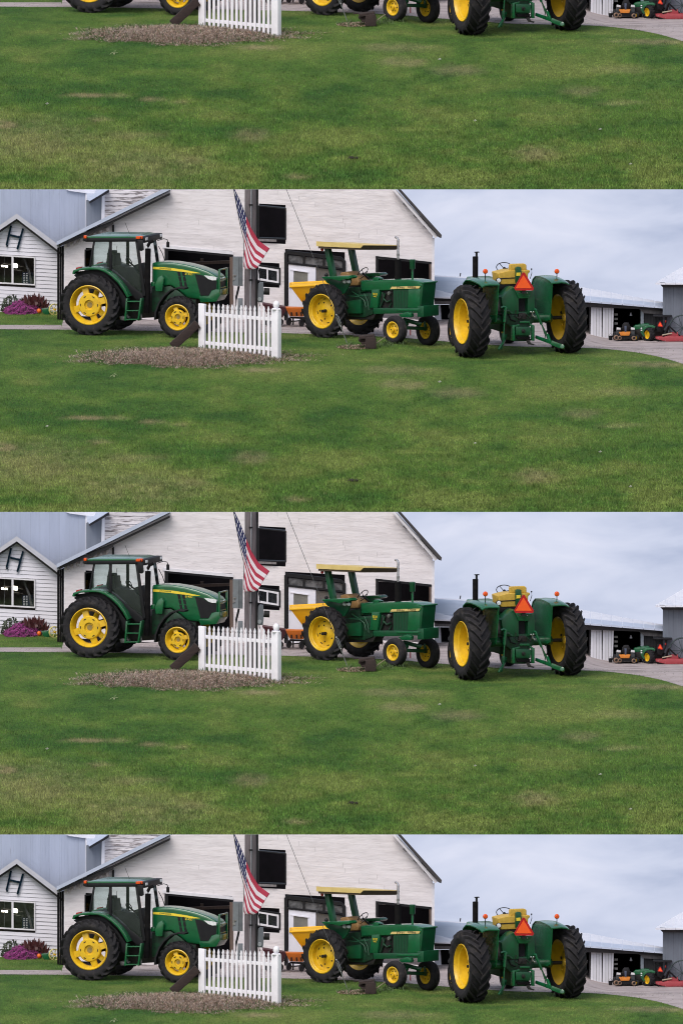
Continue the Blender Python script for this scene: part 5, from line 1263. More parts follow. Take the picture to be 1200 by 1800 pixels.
mb = MB(); mb.tube([at(420, 503, gp.y - .05), at(418, 512, gp.y - .05), at(415.5, 522, gp.y - .05), at(414.5, 545, gp.y - .05), at(415, 590, gp.y - .05)], .032, 8); mb.build('cable', BLACK, pole)
mb = MB(); ysheet(mb, [(418, 525), (427, 525), (427, 556), (418, 556)], gp.y - .10, .16); mb.build('junction_box', BOX_GREY, pole, bevel=.01)
mb = MB(); ysheet(mb, [(453.5, 500), (456.5, 496), (463, 497), (463.5, 522), (462, 532), (452.5, 531)], gp.y - .10, .18); m_ = mb.build('meter_base', BOX_GREY, pole, bevel=.012)
c_ = at(456.5, 526, gp.y - .11); mb = MB(); mb.lathe([(.0005, -.03), (.055, -.03), (.066, 0)], 18, 'y', c_); mb.build('meter_dial', mat('meter_grey', (.26, .28, .29), (.2, .22, .23), rough=.3), m_)
mb = MB(); mb.tube([at(463.5, 512, gp.y), at(474, 512.5, gp.y)], .10, 14); mb.build('horn', DARK_METAL, pole)
mb = MB(); mb.tube([at(455.5, 497, gp.y - .05), at(457, 488, gp.y - .05), at(455, 478, gp.y - .05), at(453, 465, gp.y - .05)], .013, 6); mb.build('cable', BLACK, pole)
mb = MB(); mb.tube([at(455.5, 531, gp.y - .05), at(457, 541, gp.y - .05), at(456, 560, gp.y - .05)], .014, 6); mb.build('cable', BLACK, pole)
mb = MB(); mb.tube([at(450.5, 605, gp.y - .15), at(450.8, 490, gp.y - .12)], .022, 8); mb.build('conduit', DARK_METAL, pole)

# flag
YF = gp.y - .55
flag = thing('flag', 'striped red white and blue flag hanging beside the wooden pole', 'flag', 'flags, one in each strip', at(411, 334, YF), False)
def bez(p, q, r, t): return ((1 - t) ** 2 * p[0] + 2 * t * (1 - t) * q[0] + t * t * r[0], (1 - t) ** 2 * p[1] + 2 * t * (1 - t) * q[1] + t * t * r[1])
def poly_at(pts, t):
    d = [0]
    for a, b in zip(pts, pts[1:]): d.append(d[-1] + math.dist(a, b))
    s = t * d[-1]
    return float(np.interp(s, d, [p[0] for p in pts])), float(np.interp(s, d, [p[1] for p in pts]))
LEFT = [(410.5, 328), (413, 345), (417, 368), (422, 390), (427, 407), (430, 424), (429.5, 443), (428, 462), (430, 470)]
RIGHT = [(474, 437), (470, 443), (464, 452), (458, 463), (452, 471), (446, 473.5), (438, 473), (431, 471)]
NU, NV = 46, 40
vs, fs, uv = [], [], []
for j in range(NV + 1):
    t = j / NV
    A_ = poly_at(LEFT, t ** 1.0); B_ = poly_at(RIGHT, t)
    top_ = [(410.5, 328), (421, 350), (433, 380), (442, 402), (455, 423), (474, 437)]
    for i in range(NU + 1):
        s = i / NU
        # stripes run from the hoist edge down to the fly edge, sagging like the top edge
        ref = poly_at(top_, s); base = (410.5 + (474 - 410.5) * s, 328 + (437 - 328) * s)
        sag = (ref[0] - base[0], ref[1] - base[1])
        x = A_[0] + (B_[0] - A_[0]) * s + sag[0] * (1 - t) ** .7; y = A_[1] + (B_[1] - A_[1]) * s + sag[1] * (1 - t) ** .7 + 6 * t * math.sin(math.pi * s) * (1 - .3 * t)
        fold = .05 * math.sin(5.0 * t + 2.2 * s) * (.25 + s) + .025 * math.sin(11 * t - 3 * s)
        vs.append(at(x, y, YF + fold)); uv.append((s, t))
for j in range(NV):
    for i in range(NU):
        a = j * (NU + 1) + i; fs.append((a, a + 1, a + NU + 2, a + NU + 1))
bm_ = bmesh.new(); vv = [bm_.verts.new(Vector(v) - ORIGIN[flag.name]) for v in vs]; ul = bm_.loops.layers.uv.new('cloth')
for f in fs:
    fc = bm_.faces.new([vv[i] for i in f]); fc.smooth = True
    for lp, i in zip(fc.loops, f): lp[ul].uv = uv[i]
pl_co = CLIP_CO - ORIGIN[flag.name]
bmesh.ops.bisect_plane(bm_, geom=list(bm_.verts) + list(bm_.edges) + list(bm_.faces), plane_co=pl_co, plane_no=CLIP_NO, clear_outer=True)
me = bpy.data.meshes.new('cloth'); bm_.to_mesh(me); bm_.free()
fm = bpy.data.materials.new('flag_cloth'); fm.use_nodes = True
n_, l_ = fm.node_tree.nodes, fm.node_tree.links; pb_ = n_['Principled BSDF']; pb_.inputs['Roughness'].default_value = .85
uvn = n_.new('ShaderNodeUVMap'); uvn.uv_map = 'cloth'; sp = n_.new('ShaderNodeSeparateXYZ'); l_.new(uvn.outputs[0], sp.inputs[0])
def mth(op, a, b=None, c=None):
    m = n_.new('ShaderNodeMath'); m.operation = op
    for k, v in enumerate((a, b, c)):
        if v is None: continue
        if isinstance(v, (int, float)): m.inputs[k].default_value = v
        else: l_.new(v, m.inputs[k])
    return m.outputs[0]
U_, V_ = sp.outputs[0], sp.outputs[1]
stripe = mth('LESS_THAN', mth('FRACT', mth('MULTIPLY', mth('POWER', V_, 1.2), 5.5)), .5)
canton = mth('MULTIPLY', mth('LESS_THAN', U_, .44), mth('LESS_THAN', V_, .50))
su = mth('SUBTRACT', mth('FRACT', mth('MULTIPLY', U_, 13)), .5); sv = mth('SUBTRACT', mth('FRACT', mth('MULTIPLY', V_, 9)), .5)
star = mth('LESS_THAN', mth('ADD', mth('MULTIPLY', su, su), mth('MULTIPLY', sv, sv)), .05)
def mx(f, a, b):
    x = n_.new('ShaderNodeMix'); x.data_type = 'RGBA'; l_.new(f, x.inputs[0])
    for s_, v in ((x.inputs[6], a), (x.inputs[7], b)):
        if isinstance(v, tuple): s_.default_value = (*v, 1)
        else: l_.new(v, s_)
    return x.outputs[2]
fieldc = mx(stripe, (.62, .56, .60), (.34, .025, .055)); cantc = mx(star, (.018, .022, .085), (.65, .64, .70))
l_.new(mx(canton, fieldc, cantc), pb_.inputs['Base Color'])
me.materials.append(fm); fo = bpy.data.objects.new('cloth', me); COL.objects.link(fo); fo.parent = flag
sm = fo.modifiers.new('thickness', 'SOLIDIFY'); sm.thickness = .004
mb = MB(); mb.tube([at(409.5, 325, YF + .02), at(413.5, 350, YF + .02), at(421, 390, YF + .02), at(428, 420, YF + .03), at(429, 470, YF + .05)], .010, 6); mb.build('rope', BLACK, flag, clip=True)

# guy wire from the pole top to its ground anchor
ga = ground(611.5, 605); top_w = Vector(((503 - 600) / S, 0, 0)); fr_ = (611.5 - 503) / (611.5 - 441); Yt = ga.y + fr_ * (gp.y - ga.y)
gw = thing('guy_wire', 'thin steel guy wire with clamp anchored beside the dark timber block', 'cable', 'guy wires, one in each strip', ga, True)
p_top = at(499, 322, Yt)
mb = MB(); mb.tube([ga + Vector((0, 0, -.05)), ga + (p_top - ga) * .5, p_top], .0085, 6); mb.build('cable', WIRE, gw, clip=True)
mb = MB(); mb.tube([ga + Vector((0, 0, -.05)), ga + (p_top - ga) * .165], .017, 6); mb.build('anchor_rod', mat('galvanised_rod', (.30, .31, .32), (.2, .2, .2), rough=.45, metal=.6), gw)
d_ = (p_top - ga).normalized()
mb = MB(); q0 = ga + (p_top - ga) * .11; q1 = ga + (p_top - ga) * .17; k_ = d_.cross(Vector((0, 1, 0))).normalized() * .035
mb.tube([q0 - k_ * .2, q0 + d_ * .04 - k_, q1 - k_, q1 + d_ * .04], .013, 6); mb.tube([q0 + k_ * .2, q0 + d_ * .04 + k_, q1 + k_, q1 + d_ * .04], .013, 6); mb.ball(q1 + d_ * .06, .03, n=8, m=6); mb.build('turnbuckle', CHROME, gw)

# picket fence
f0, f1 = ground(356.5, 613.5), ground(486, 630.5)
fence = thing('picket_fence', 'short white picket fence section with ball topped post on bed', 'fence', 'picket fences, one in each strip', f0, True)
fd_ = (f1 - f0); fdir = Vector((fd_.x, fd_.y, 0)).normalized(); fnor = Vector((fdir.y, -fdir.x, 0))
def fpt(px, py):
    """point in the fence plane"""
    t = ((px - 600) / S - f0.x) / fd_.x; Y = f0.y + fd_.y * t
    return at(px, py, Y)
def fbox(px0, px1, r00, r01, r10, r11, th, off=0.0):
    a = [fpt(px0, r00), fpt(px1, r10), fpt(px1, r11), fpt(px0, r01)]
    a = [p + fnor * (off + th / 2) for p in a]; mb = MB(); return mb.loft(a, [p - fnor * th for p in a])
fbox(350.5, 361, 533, 614, 534.5, 616, .10).build('post', VINYL, fence, bevel=.012)
fbox(479.5, 491.5, 543, 631, 544, 632.5, .17).build('post', VINYL, fence, bevel=.012)
c_ = fpt(485.5, 543); mb = MB(); mb.box(c_.x - .125, c_.x + .125, c_.y - .125, c_.y + .125, c_.z - .02, c_.z + .02); mb.lathe([(.0005, .24), (.05, .225), (.085, .18), (.098, .12), (.085, .06), (.05, .02)], 18, 'z', c_); mb.build('ball_cap', VINYL, fence, bevel=.008)
for a, b in (((549, 555.2), (558.5, 564.5)), ((599.5, 605.5), (611, 617.5))):
    fbox(358, 483, a[0], a[1], b[0], b[1], .05, -.035).build('rail', VINYL, fence, bevel=.006)
for k in range(14):
    px = 368.5 + k * 7.96; t = k / 13.0
    top, bot = 533.2 + t * 5.2, 613.5 + t * 15.0
    w = 1.95
    prof = [(px - w, bot), (px - w, top + 11), (px - w * .55, top + 9.6), (px - w * .95, top + 6), (px, top), (px + w * .95, top + 6), (px + w * .55, top + 9.6), (px + w, top + 11), (px + w, bot)]
    a = [fpt(x, y) + fnor * .018 for x, y in prof]; mb = MB(); mb.loft(a, [p - fnor * .03 for p in a]); mb.build('picket', VINYL, fence, smooth=False)

# leaning tie
gt_ = ground(306, 612); tie = thing('railway_tie', 'dark rotten timber leaning against the left end of picket fence', 'timber', 'leaning timbers, one in each strip', gt_, True)
a0, a1 = at(306, 607, gt_.y), at(347, 569, gt_.y - .15)
dv = (a1 - a0).normalized(); sd = dv.cross(Vector((0, 1, 0))).normalized(); mb = MB(); rings = []
for k in range(9):
    c = a0 + (a1 - a0) * (k / 8 * 1.06 - .05); ww = .125 + random.uniform(-.012, .012)
    rings.append([c + sd * ww * sx + Vector((0, .12 * sy, 0)) + dv * random.uniform(-.02, .02) for sx, sy in ((-1, -1), (-.25, -1.08), (.3, -1.05), (1, -1), (1.05, 0), (1, 1), (-1, 1), (-1.05, 0))])
vs = [p for r in rings for p in r]; n = 8
mb.add(vs, [(i * n + j, i * n + (j + 1) % n, (i + 1) * n + (j + 1) % n, (i + 1) * n + j) for i in range(8) for j in range(n)] + [tuple(range(n - 1, -1, -1)), tuple(range(8 * n, 9 * n))])
mb.build('timber', TIE, tie, bevel=.015)

# mulch bed: low mound with dry stalks (stuff)
mb = MB(); vs, fs = [], []
NRr, NA = 14, 60
gc = ground(318, 629); bY = ground(318, 613).y - gc.y; bYn = gc.y - ground(318, 645).y
def mulch_pt(r, a):
    x = gc.x + r * math.cos(a) * (2.85 if math.cos(a) < 0 else 3.3) * (1 + .06 * math.sin(5 * a) + .04 * math.sin(11 * a)); y = gc.y + r * math.sin(a) * (bY if math.sin(a) > 0 else bYn) * (1 + .08 * math.sin(4 * a + 1))
    return x, y
for i in range(NRr + 1):
    for j in range(NA):
        r = i / NRr; x, y = mulch_pt(r * .90, 2 * math.pi * j / NA)
        vs.append((x, y, float(zg(x, y)) + .10 * (1 - r * r) + random.uniform(0, .02) * (1 - r) + (.003 if i < NRr else -.02)))
for i in range(NRr):
    for j in range(NA): fs.append((i * NA + j, i * NA + (j + 1) % NA, (i + 1) * NA + (j + 1) % NA, (i + 1) * NA + j))
mb.add(vs, fs)
def stalk(mb, x, y, z, ln, wd, rise):
    a = random.uniform(0, 6.28); d = Vector((math.cos(a), math.sin(a), rise)).normalized(); s_ = d.cross(Vector((0, 0, 1)))
    s_ = (s_.normalized() if s_.length > .05 else Vector((1, 0, 0))) * wd; p = Vector((x, y, z)); q = p + d * ln; m_ = (p + q) / 2 + Vector((0, 0, ln * .12))
    mb.add([p - s_, p + s_, m_ + s_, m_ - s_, q], [(0, 1, 2, 3), (3, 2, 4)])
for mi, cnt in ((1, 4600), (2, 3600), (3, 3000), (4, 1800)):
    mb.cur = mi
    for k in range(cnt):
        a = random.uniform(0, 6.28); r = math.sqrt(random.random()) * (1.0 + .16 * math.sin(9 * a + 1) * math.sin(4 * a) + abs(random.gauss(0, .10))); x, y = mulch_pt(r, a)
        z = float(zg(x, y)) + .10 * max(0, 1 - r * r) + .008
        stalk(mb, x, y, z, random.uniform(.05, .17), random.uniform(.004, .010), random.uniform(-.02, .5) if mi < 4 else random.uniform(.6, 2)) if mi < 4 or r > .72 or random.random() < .25 else None
mats_ = [mat('mulch_soil', (.15, .10, .07), (.09, .06, .042), rough=.95, scale=9, bump=.6), mat('straw_tan', (.48, .375, .29), (.38, .29, .22), rough=.9, scale=7), mat('straw_grey', (.36, .305, .27), (.26, .22, .19), rough=.9, scale=7),
         mat('mulch_brown', (.23, .135, .09), (.15, .085, .06), rough=.9, scale=7), mat('weed_green', (.07, .11, .035), (.05, .08, .03), rough=.8, scale=7)]
tag(mb.build('mulch_bed', mats_, smooth=False), 'oval bed of dry brown mulch and stalks around the fence', 'mulch', None, True, 'stuff')

# timber block with chips beside the guy anchor
gb_ = ground(645, 612.5); blk = thing('timber_block', 'dark brown timber block and boards on lawn before canopy tractor', 'timber', 'timber blocks, one in each strip', gb_, True)
mb = MB(); ysheet(mb, [(642, 594), (658, 592), (661, 598), (661, 612), (658, 614), (641, 612)], gb_.y - .2, .42); mb.build('block', TIE, blk, bevel=.018)
for pts, yo, dp in (([(630, 592), (657, 588.5), (659, 592), (632, 597)], -.15, .5), ([(629, 597), (645, 596), (645, 601), (631, 601)], -.05, .35), ([(633, 602), (646, 601), (646, 605), (636, 606)], -.12, .3), ([(620, 590.5), (646, 588.5), (646, 590.5), (621, 592)], .15, .12)):
    mb = MB(); ysheet(mb, pts, gb_.y + yo, dp); mb.build('board', TIE, blk, bevel=.01)
mb = MB(); mb.tube([at(660, 604, gb_.y - .1), at(677, 592, gb_.y)], .012, 6); mb.build('stick', mat('dry_stick', (.26, .2, .15), (.2, .15, .11), rough=.9), blk)
mb = MB()
gch = ground(618, 611)
for mi, cnt in ((0, 520), (1, 380), (2, 260)):
    mb.cur = mi
    for k in range(cnt):
        r = math.sqrt(random.random()); a = random.uniform(0, 6.28); x, y = gch.x + .08 + r * math.cos(a) * .52, gch.y + r * math.sin(a) * .5
        if mi == 2 and random.random() < .6: x, y = gch.x + 1.0 + random.gauss(0, .22), gch.y + .6 + random.gauss(0, .3)
        stalk(mb, x, y, float(zg(x, y)) + .01 + .03 * (1 - r), random.uniform(.04, .11) * (1.6 if mi == 2 else 1), random.uniform(.005, .012), random.uniform(0, .5) if mi < 2 else random.uniform(.3, 1.5))
tag(mb.build('wood_chips', [mats_[1], mats_[3], mats_[4]], smooth=False), 'scattered wood chips and weeds around the guy wire anchor', 'wood chips', None, True, 'stuff')

# dark clod, pale leaves and a stray dead blade on the lawn
gcl = ground(621, 846); mb = MB()
for k in range(16):
    mb.ball(gcl + Vector((random.uniform(-.16, .16), random.uniform(-.2, .2), random.uniform(.0, .05))), random.uniform(.03, .07), random.uniform(.04, .07), random.uniform(.02, .05), n=7, m=5)
tag(mb.build('dirt_clod', SOIL), 'small dark clod of earth on the open lawn', 'dirt', 'dirt clods, one in each strip')
LEAF_L = {(834, 782): 'white scrap on lawn right of centre', (1054, 797): 'pale leaf on lawn near the right edge', (1107, 858): 'pale leaf at lower right of the lawn', (83, 752): 'pale leaf on lawn at the left', (772, 674 + 0): 'tan fallen leaf below the canopy tractor'}
for (px, py), lab in LEAF_L.items():
    g = ground(px, py); mb = MB(); s_ = .055
    mb.add([g + Vector((-s_, 0, .05)), g + Vector((-s_ * .2, -s_ * .6, .075)), g + Vector((s_, 0, .055)), g + Vector((s_ * .2, s_ * .6, .08)), g + Vector((0, 0, .02))], [(0, 1, 2, 3), (0, 4, 1), (1, 4, 2), (2, 4, 3), (3, 4, 0)])
    tag(mb.build('fallen_leaf', mat('bleached_leaf', (.62, .62, .58), (.5, .48, .4), rough=.7)), lab, 'leaf', 'fallen leaves on the lawns')
gtw = ground(201, 664); mb = MB()
for p in ([(201, 664), (199, 660), (195, 662), (193, 665)], [(201, 664), (203, 659.5), (208, 661)], [(201, 664), (201, 658), (204, 657)]):
    mb.tube([at(x, y, gtw.y) + Vector((0, 0, .02)) for x, y in p], .012, 5, .004)
tag(mb.build('dead_weed', mat('pale_stem', (.40, .42, .26), (.3, .32, .2), rough=.8)), 'pale dead weed sticking out of lawn below the mulch bed', 'weed', 'dead weeds, one in each strip')
# ------------------------------------------------------------------ spreaders and carts by the barn door
gy = Vector((at(545, 571, 5.2).x, 5.2, 0.0))
sp_ = thing('hopper_spreader', 'bright yellow hopper spreader behind the canopy tractor rear wheel', 'spreader', 'yellow spreaders, one in each strip', gy, True)
Y0 = 4.9
mb = MB()
tp = [at(510, 504, Y0), at(597, 499.5, Y0), at(597, 499.5, Y0) + Vector((0, 1.0, .02)), at(510, 504, Y0) + Vector((0, 1.0, .02))]
bt = [at(541, 545, Y0 + .35), at(577, 545, Y0 + .35), at(577, 545, Y0 + .35) + Vector((0, .35, 0)), at(541, 545, Y0 + .35) + Vector((0, .35, 0))]
mb.loft(tp, bt); hop = mb.build('hopper', YEL_P, sp_, bevel=.015)
mb = MB(); 
for a, b in zip(tp, tp[1:] + tp[:1]): mb.bar(a, b, .05, .04)
mb.build('rim', YEL_P, hop, bevel=.01)
mb = MB(); mb.bar(at(535.5, 529, Y0 + .05), at(547, 541, Y0 + .25), .06, .08); mb.build('red_stripe', LENS_R, hop)
mb = MB()
for x in (543, 573):
    for dy in (.3, .75): mb.tube([at(x, 545, Y0 + .4) + Vector((0, dy - .3, 0)), Vector(((x - 600) / S, Y0 + .1 + dy, 0.0))], .03, 6)
mb.bar(at(541, 548, Y0 + .5), at(577, 548, Y0 + .5), .3, .08); mb.build('stand', DARK_METAL, sp_)
def small_wheel(name, c, R, W, root, m=RUBBER, mr=DARK_METAL):
    mb = MB(); mb.lathe([(R * .55, -W * .4), (R * .7, -W * .5), (R * .95, -W * .45), (R, -W * .2), (R, W * .2), (R * .95, W * .45), (R * .7, W * .5), (R * .55, W * .4)], 20, 'y', c)
    t = mb.build(name, m, root); mb = MB(); mb.lathe([(R * .56, -W * .38), (R * .4, -W * .2), (.0005, -W * .3)], 16, 'y', c); mb.build('hub', mr, t); return t
def small_wheel_x(name, c, R, W, root, m=RUBBER, mr=DARK_METAL, ang=0.0):
    """wheel whose axle runs mostly across the view"""
    o = small_wheel(name, Vector((0, 0, 0)) + ORIGIN[root.name], R, W, root, m, mr)
    o.location = Vector(c) - ORIGIN[root.name]; o.rotation_euler = (0, 0, ang); return o
# orange push spreader
go = Vector((at(518, 573, 4.75).x, 4.75, 0))
os_ = thing('push_spreader', 'small orange tub spreader on two wheels by the barn door', 'spreader', 'orange spreaders, one in each strip', go, True)
Y0 = 4.55
tp = [at(502, 541, Y0), at(537, 542, Y0), at(537, 542, Y0) + Vector((0, .5, 0)), at(502, 541, Y0) + Vector((0, .5, 0))]
bt = [at(509, 556, Y0 + .1), at(533, 557, Y0 + .1), at(533, 557, Y0 + .1) + Vector((0, .3, 0)), at(509, 556, Y0 + .1) + Vector((0, .3, 0))]
mb = MB(); mb.loft(tp, bt); hop = mb.build('tub', ORANGE_P, os_, bevel=.02)
for x in (512, 521, 529):
    mb = MB(); mb.bar(at(x, 549, Y0 + .03), at(x + .6, 555, Y0 + .06), .035, .03); mb.build('slot', DARK_METAL, hop)
mb = MB(); mb.bar(at(509, 558, Y0 + .25), at(533, 559, Y0 + .25), .1, .05); mb.tube([at(515, 558, Y0 + .2), at(515, 571, Y0 + .2)], .03, 6); mb.tube([at(531, 563, Y0 + .2), at(505, 566, Y0 + .2)], .02, 6); mb.build('chassis', DARK_METAL, os_)
for x, y in ((507.5, 565), (530, 567)):
    small_wheel_x('wheel', at(x, y, Y0 + (.1 if x < 520 else .15)), .115, .06, os_, ang=math.radians(55))
mb = MB(); mb.tube([at(503, 556, Y0 + .5), at(496, 552, Y0 + .6)], .02, 6); mb.build('handle', DARK_METAL, os_)
# maroon cart
gm = Vector((at(485, 572, 4.9).x, 4.9, 0))
mc = thing('garden_cart', 'dark maroon garden cart beside the ball topped fence post', 'cart', 'maroon carts, one in each strip', gm, True)
Y0 = 4.7
tp = [at(461, 534, Y0), at(504, 541, Y0), at(504, 541, Y0) + Vector((0, .6, 0)), at(461, 534, Y0) + Vector((0, .6, 0))]
bt = [at(469, 553, Y0 + .1), at(497, 558, Y0 + .1), at(497, 558, Y0 + .1) + Vector((0, .4, 0)), at(469, 553, Y0 + .1) + Vector((0, .4, 0))]
mb = MB(); mb.loft(tp, bt); mb.build('tub', MAROON, mc, bevel=.015)
mb = MB()
for x in (470, 494): mb.tube([at(x, 554, Y0 + .3), Vector(((x - 600) / S, Y0 + .3, .01))], .025, 6)
mb.bar(at(470, 563, Y0 + .3), at(496, 565, Y0 + .3), .05, .05); mb.build('leg_frame', MAROON, mc)
small_wheel_x('wheel', at(493, 566, Y0 + .1), .10, .06, mc, ang=math.radians(40)); small_wheel_x('wheel', at(471, 566, Y0 + .05), .11, .06, mc, ang=math.radians(40))
# red stand seen under the canopy tractor's front
gr_ = Vector((at(727, 588, 2.6).x, 2.6, float(zg(at(727, 588, 2.6).x, 2.6))))
rs = thing('red_stand', 'small red metal stand on the gravel behind canopy tractor front wheels', 'stand', 'red stands, one in each strip', gr_, True)
mb = MB(); mb.bar(Vector((gr_.x - .1, gr_.y, gr_.z)), Vector((gr_.x - .1, gr_.y, gr_.z + .26)), .035, .035); mb.bar(Vector((gr_.x + .12, gr_.y + .1, gr_.z)), Vector((gr_.x + .12, gr_.y + .1, gr_.z + .26)), .035, .035); mb.build('leg', RED_P, rs)
mb = MB(); mb.bar(Vector((gr_.x - .12, gr_.y, gr_.z + .22)), Vector((gr_.x + .16, gr_.y + .1, gr_.z + .22)), .04, .04); mb.build('crossbar', mat('pale_bar', (.5, .48, .48), rough=.6), rs)

# ------------------------------------------------------------------ flower bed by the white house
def leaf_plant(name, label, cat, group, base_px, n, hgt, spread, ln, wd, material, upright, depth=.35):
    g = ground(*base_px); root = thing(name, label, cat, group, g, False); mb = MB()
    for k in range(n):
        x, y = g.x + random.uniform(-1, 1) * spread, g.y + random.uniform(-1, 1) * depth; q = abs(x - g.x) / spread
        z = g.z + random.uniform(.03, hgt * (1 - .55 * q * q))
        if upright: d = Vector((random.gauss(0, .28) + (x - g.x) * .35, random.gauss(0, .25), 1)).normalized()
        else: d = Vector((random.gauss(0, 1), random.gauss(0, 1), random.uniform(-.2, 1))).normalized()
        s_ = d.cross(Vector((random.uniform(-.4, .4), 1, random.uniform(-.3, .3)))).normalized() * wd * random.uniform(.6, 1.2); L2 = ln * random.uniform(.6, 1.2); p = Vector((x, y, z))
        mb.add([p, p + d * L2 * .45 + s_, p + d * L2, p + d * L2 * .45 - s_], [(0, 1, 2, 3)])
    mb.build('leaves', material, root, smooth=False)
    mb = MB()
    for k in range(7):
        x = g.x + random.uniform(-.7, .7) * spread; y = g.y + random.uniform(-.5, .5) * depth
        mb.tube([(x, y, g.z - .02), (x + random.uniform(-.05, .05), y, g.z + hgt * .7)], .010, 5, .005)
    mb.build('stems', mat('brown_stem', (.06, .05, .03), rough=.8), root); return root
leaf_plant('shrub', 'thin dull green shrub against the white house wall', 'shrub', 'green shrubs, one in each strip', (22, 549), 240, .50, .33, .10, .03, BUSHM, False, .18)
leaf_plant('canna_plant', 'dark red upright leafy plant beside the pumpkin', 'plant', 'dark red plants, one in each strip', (61, 548), 150, .34, .36, .26, .045, CANNA, True, .2)
def mum(label, base_px, rx, h, grp):
    g = ground(*base_px); root = thing('chrysanthemum', label, 'flowers', grp, g, False); mb = MB()
    for k in range(2600):
        a = random.uniform(0, 6.28); e = math.acos(random.uniform(0.0, 1)); r = random.uniform(.82, 1.03)
        n_ = Vector((math.sin(e) * math.cos(a), math.sin(e) * math.sin(a), math.cos(e)))
        lob = 1 + .12 * math.sin(3 * a + 1) + .08 * math.sin(7 * a)
        r *= 1 + .16 * math.sin(9 * a + 5 * e) * math.sin(6 * e + a)
        p = g + Vector((n_.x * rx * r * lob, n_.y * .42 * r, n_.z * h * r * (1 + .18 * math.sin(5 * n_.x + 2)))); t = Vector((random.gauss(0, 1), random.gauss(0, 1), random.gauss(0, 1)))
        u_ = n_.cross(t).normalized() * random.uniform(.010, .028); v_ = n_.cross(u_).normalized() * random.uniform(.010, .028); o_ = n_ * random.uniform(0, .035)
        mb.add([p - u_, p + v_ + o_, p + u_, p - v_ + o_], [(0, 1, 2, 3)])
    mb.build('blooms', PETAL, root, smooth=False)
    mb = MB(); mb.ball(g, rx * .86, .36, h * .86); mb.build('foliage', mat('mum_leaf', (.035, .04, .03), (.05, .02, .035), rough=.9, scale=25), root)
mum('wide purple mound of chrysanthemums beside the white house', (36, 551), .50, .30, 'purple flower mounds in each strip')
mum('purple flowers cut off by the left edge beside the house', (-4, 545), .22, .18, 'purple flower edges in each strip')
gpk = ground(69, 551); pk = thing('pumpkin', 'small orange pumpkin between the flowers and green cart', 'pumpkin', 'pumpkins, one in each strip', gpk, False)
mb = MB(); c = gpk + Vector((0, 0, .072)); NA = 36
prof = []
vs, fs = [], []
for i in range(11):
    e = math.pi * i / 10
    for j in range(NA):
        a = 2 * math.pi * j / NA; r = .064 * math.sin(e) * (1 + .07 * abs(math.cos(4.5 * a))) + .0005
        vs.append(c + Vector((r * math.cos(a), r * math.sin(a), -.074 * math.cos(e))))
for i in range(10):
    for j in range(NA): fs.append((i * NA + j, i * NA + (j + 1) % NA, (i + 1) * NA + (j + 1) % NA, (i + 1) * NA + j))
mb.add(vs, fs); mb.build('fruit', PUMP, pk); mb = MB(); mb.tube([c + Vector((0, 0, .07)), c + Vector((.01, 0, .10))], .010, 6); mb.build('stalk', TIMBER, pk)
gcart = ground(84, 552.5); ct = thing('flower_cart', 'small green trough with yellow spoked wheel by the cab tractor', 'cart', 'green flower carts, one in each strip', gcart, False)
Y0 = gcart.y - .1
mb = MB(); ysheet(mb, [(73, 543), (88, 541.5), (86.5, 553.5), (80, 554.5), (76, 550)], Y0, .3); mb.build('trough', GREEN, ct, bevel=.01)
def spoked(cx, cy, R, ang, name):
    mb = MB(); c = Vector((0, 0, 0)); pts = [Vector((R * math.cos(2 * math.pi * k / 24), 0, R * math.sin(2 * math.pi * k / 24))) for k in range(25)]
    mb.lathe([(R * .88, -.025), (R, -.025), (R, .025), (R * .88, .025), (R * .88, -.025)], 28, 'y')
    o = mb.build(name, mat('pale_yellow_paint', (.70, .62, .22), (.6, .52, .2), rough=.5), ct, world_space=False)
    for k in range(6):
        a = 2 * math.pi * k / 6 + .2; mb = MB(); mb.bar((R * .12 * math.cos(a), 0, R * .12 * math.sin(a)), (R * .9 * math.cos(a), 0, R * .9 * math.sin(a)), .018, .018, up=(0, 1, 0)); mb.build('spoke', MATS['pale_yellow_paint'], o, world_space=False)
    mb = MB(); mb.lathe([(.0005, -.07), (.028, -.07), (.03, .03)], 12, 'y'); mb.build('hub', YELLOW, o, world_space=False)
    o.location = at(cx, cy, Y0 - .06) - ORIGIN[ct.name]; o.rotation_euler = (0, 0, ang)
spoked(96, 544, .175, math.radians(28), 'wheel')

# ------------------------------------------------------------------ machines by the open shed
gmw = ground(1098, 600); mw = thing('ride_on_mower', 'orange and black ride on mower in front of the shed bay', 'mower', 'ride on mowers, one in each strip', gmw, True)
Y0 = gmw.y
def bgp(name, poly, yo, dp, m, root, bev=.008, Y=None):
    mb = MB(); ysheet(mb, poly, (Y0 if Y is None else Y) + yo, dp); return mb.build(name, m, root, bevel=bev)
bgp('deck', [(1078, 588.5), (1116, 588.5), (1116, 594), (1110, 596), (1082, 596), (1078, 593)], 0, .6, BLACK, mw)
bgp('orange_cover', [(1087, 584.2), (1107, 584.2), (1105, 590), (1090, 590)], -.04, .3, mat('mower_orange', (.62, .21, .025), (.5, .16, .02), rough=.45), mw)
bgp('seat', [(1092, 582), (1093, 571), (1096, 567), (1104, 567), (1106, 572), (1106, 583)], .3, .14, BLACK, mw, .02)
bgp('footrest', [(1096.5, 573), (1100.5, 573), (1100, 584), (1097, 584)], .0, .05, mat('steel_blue', (.06, .075, .12), rough=.4), mw)
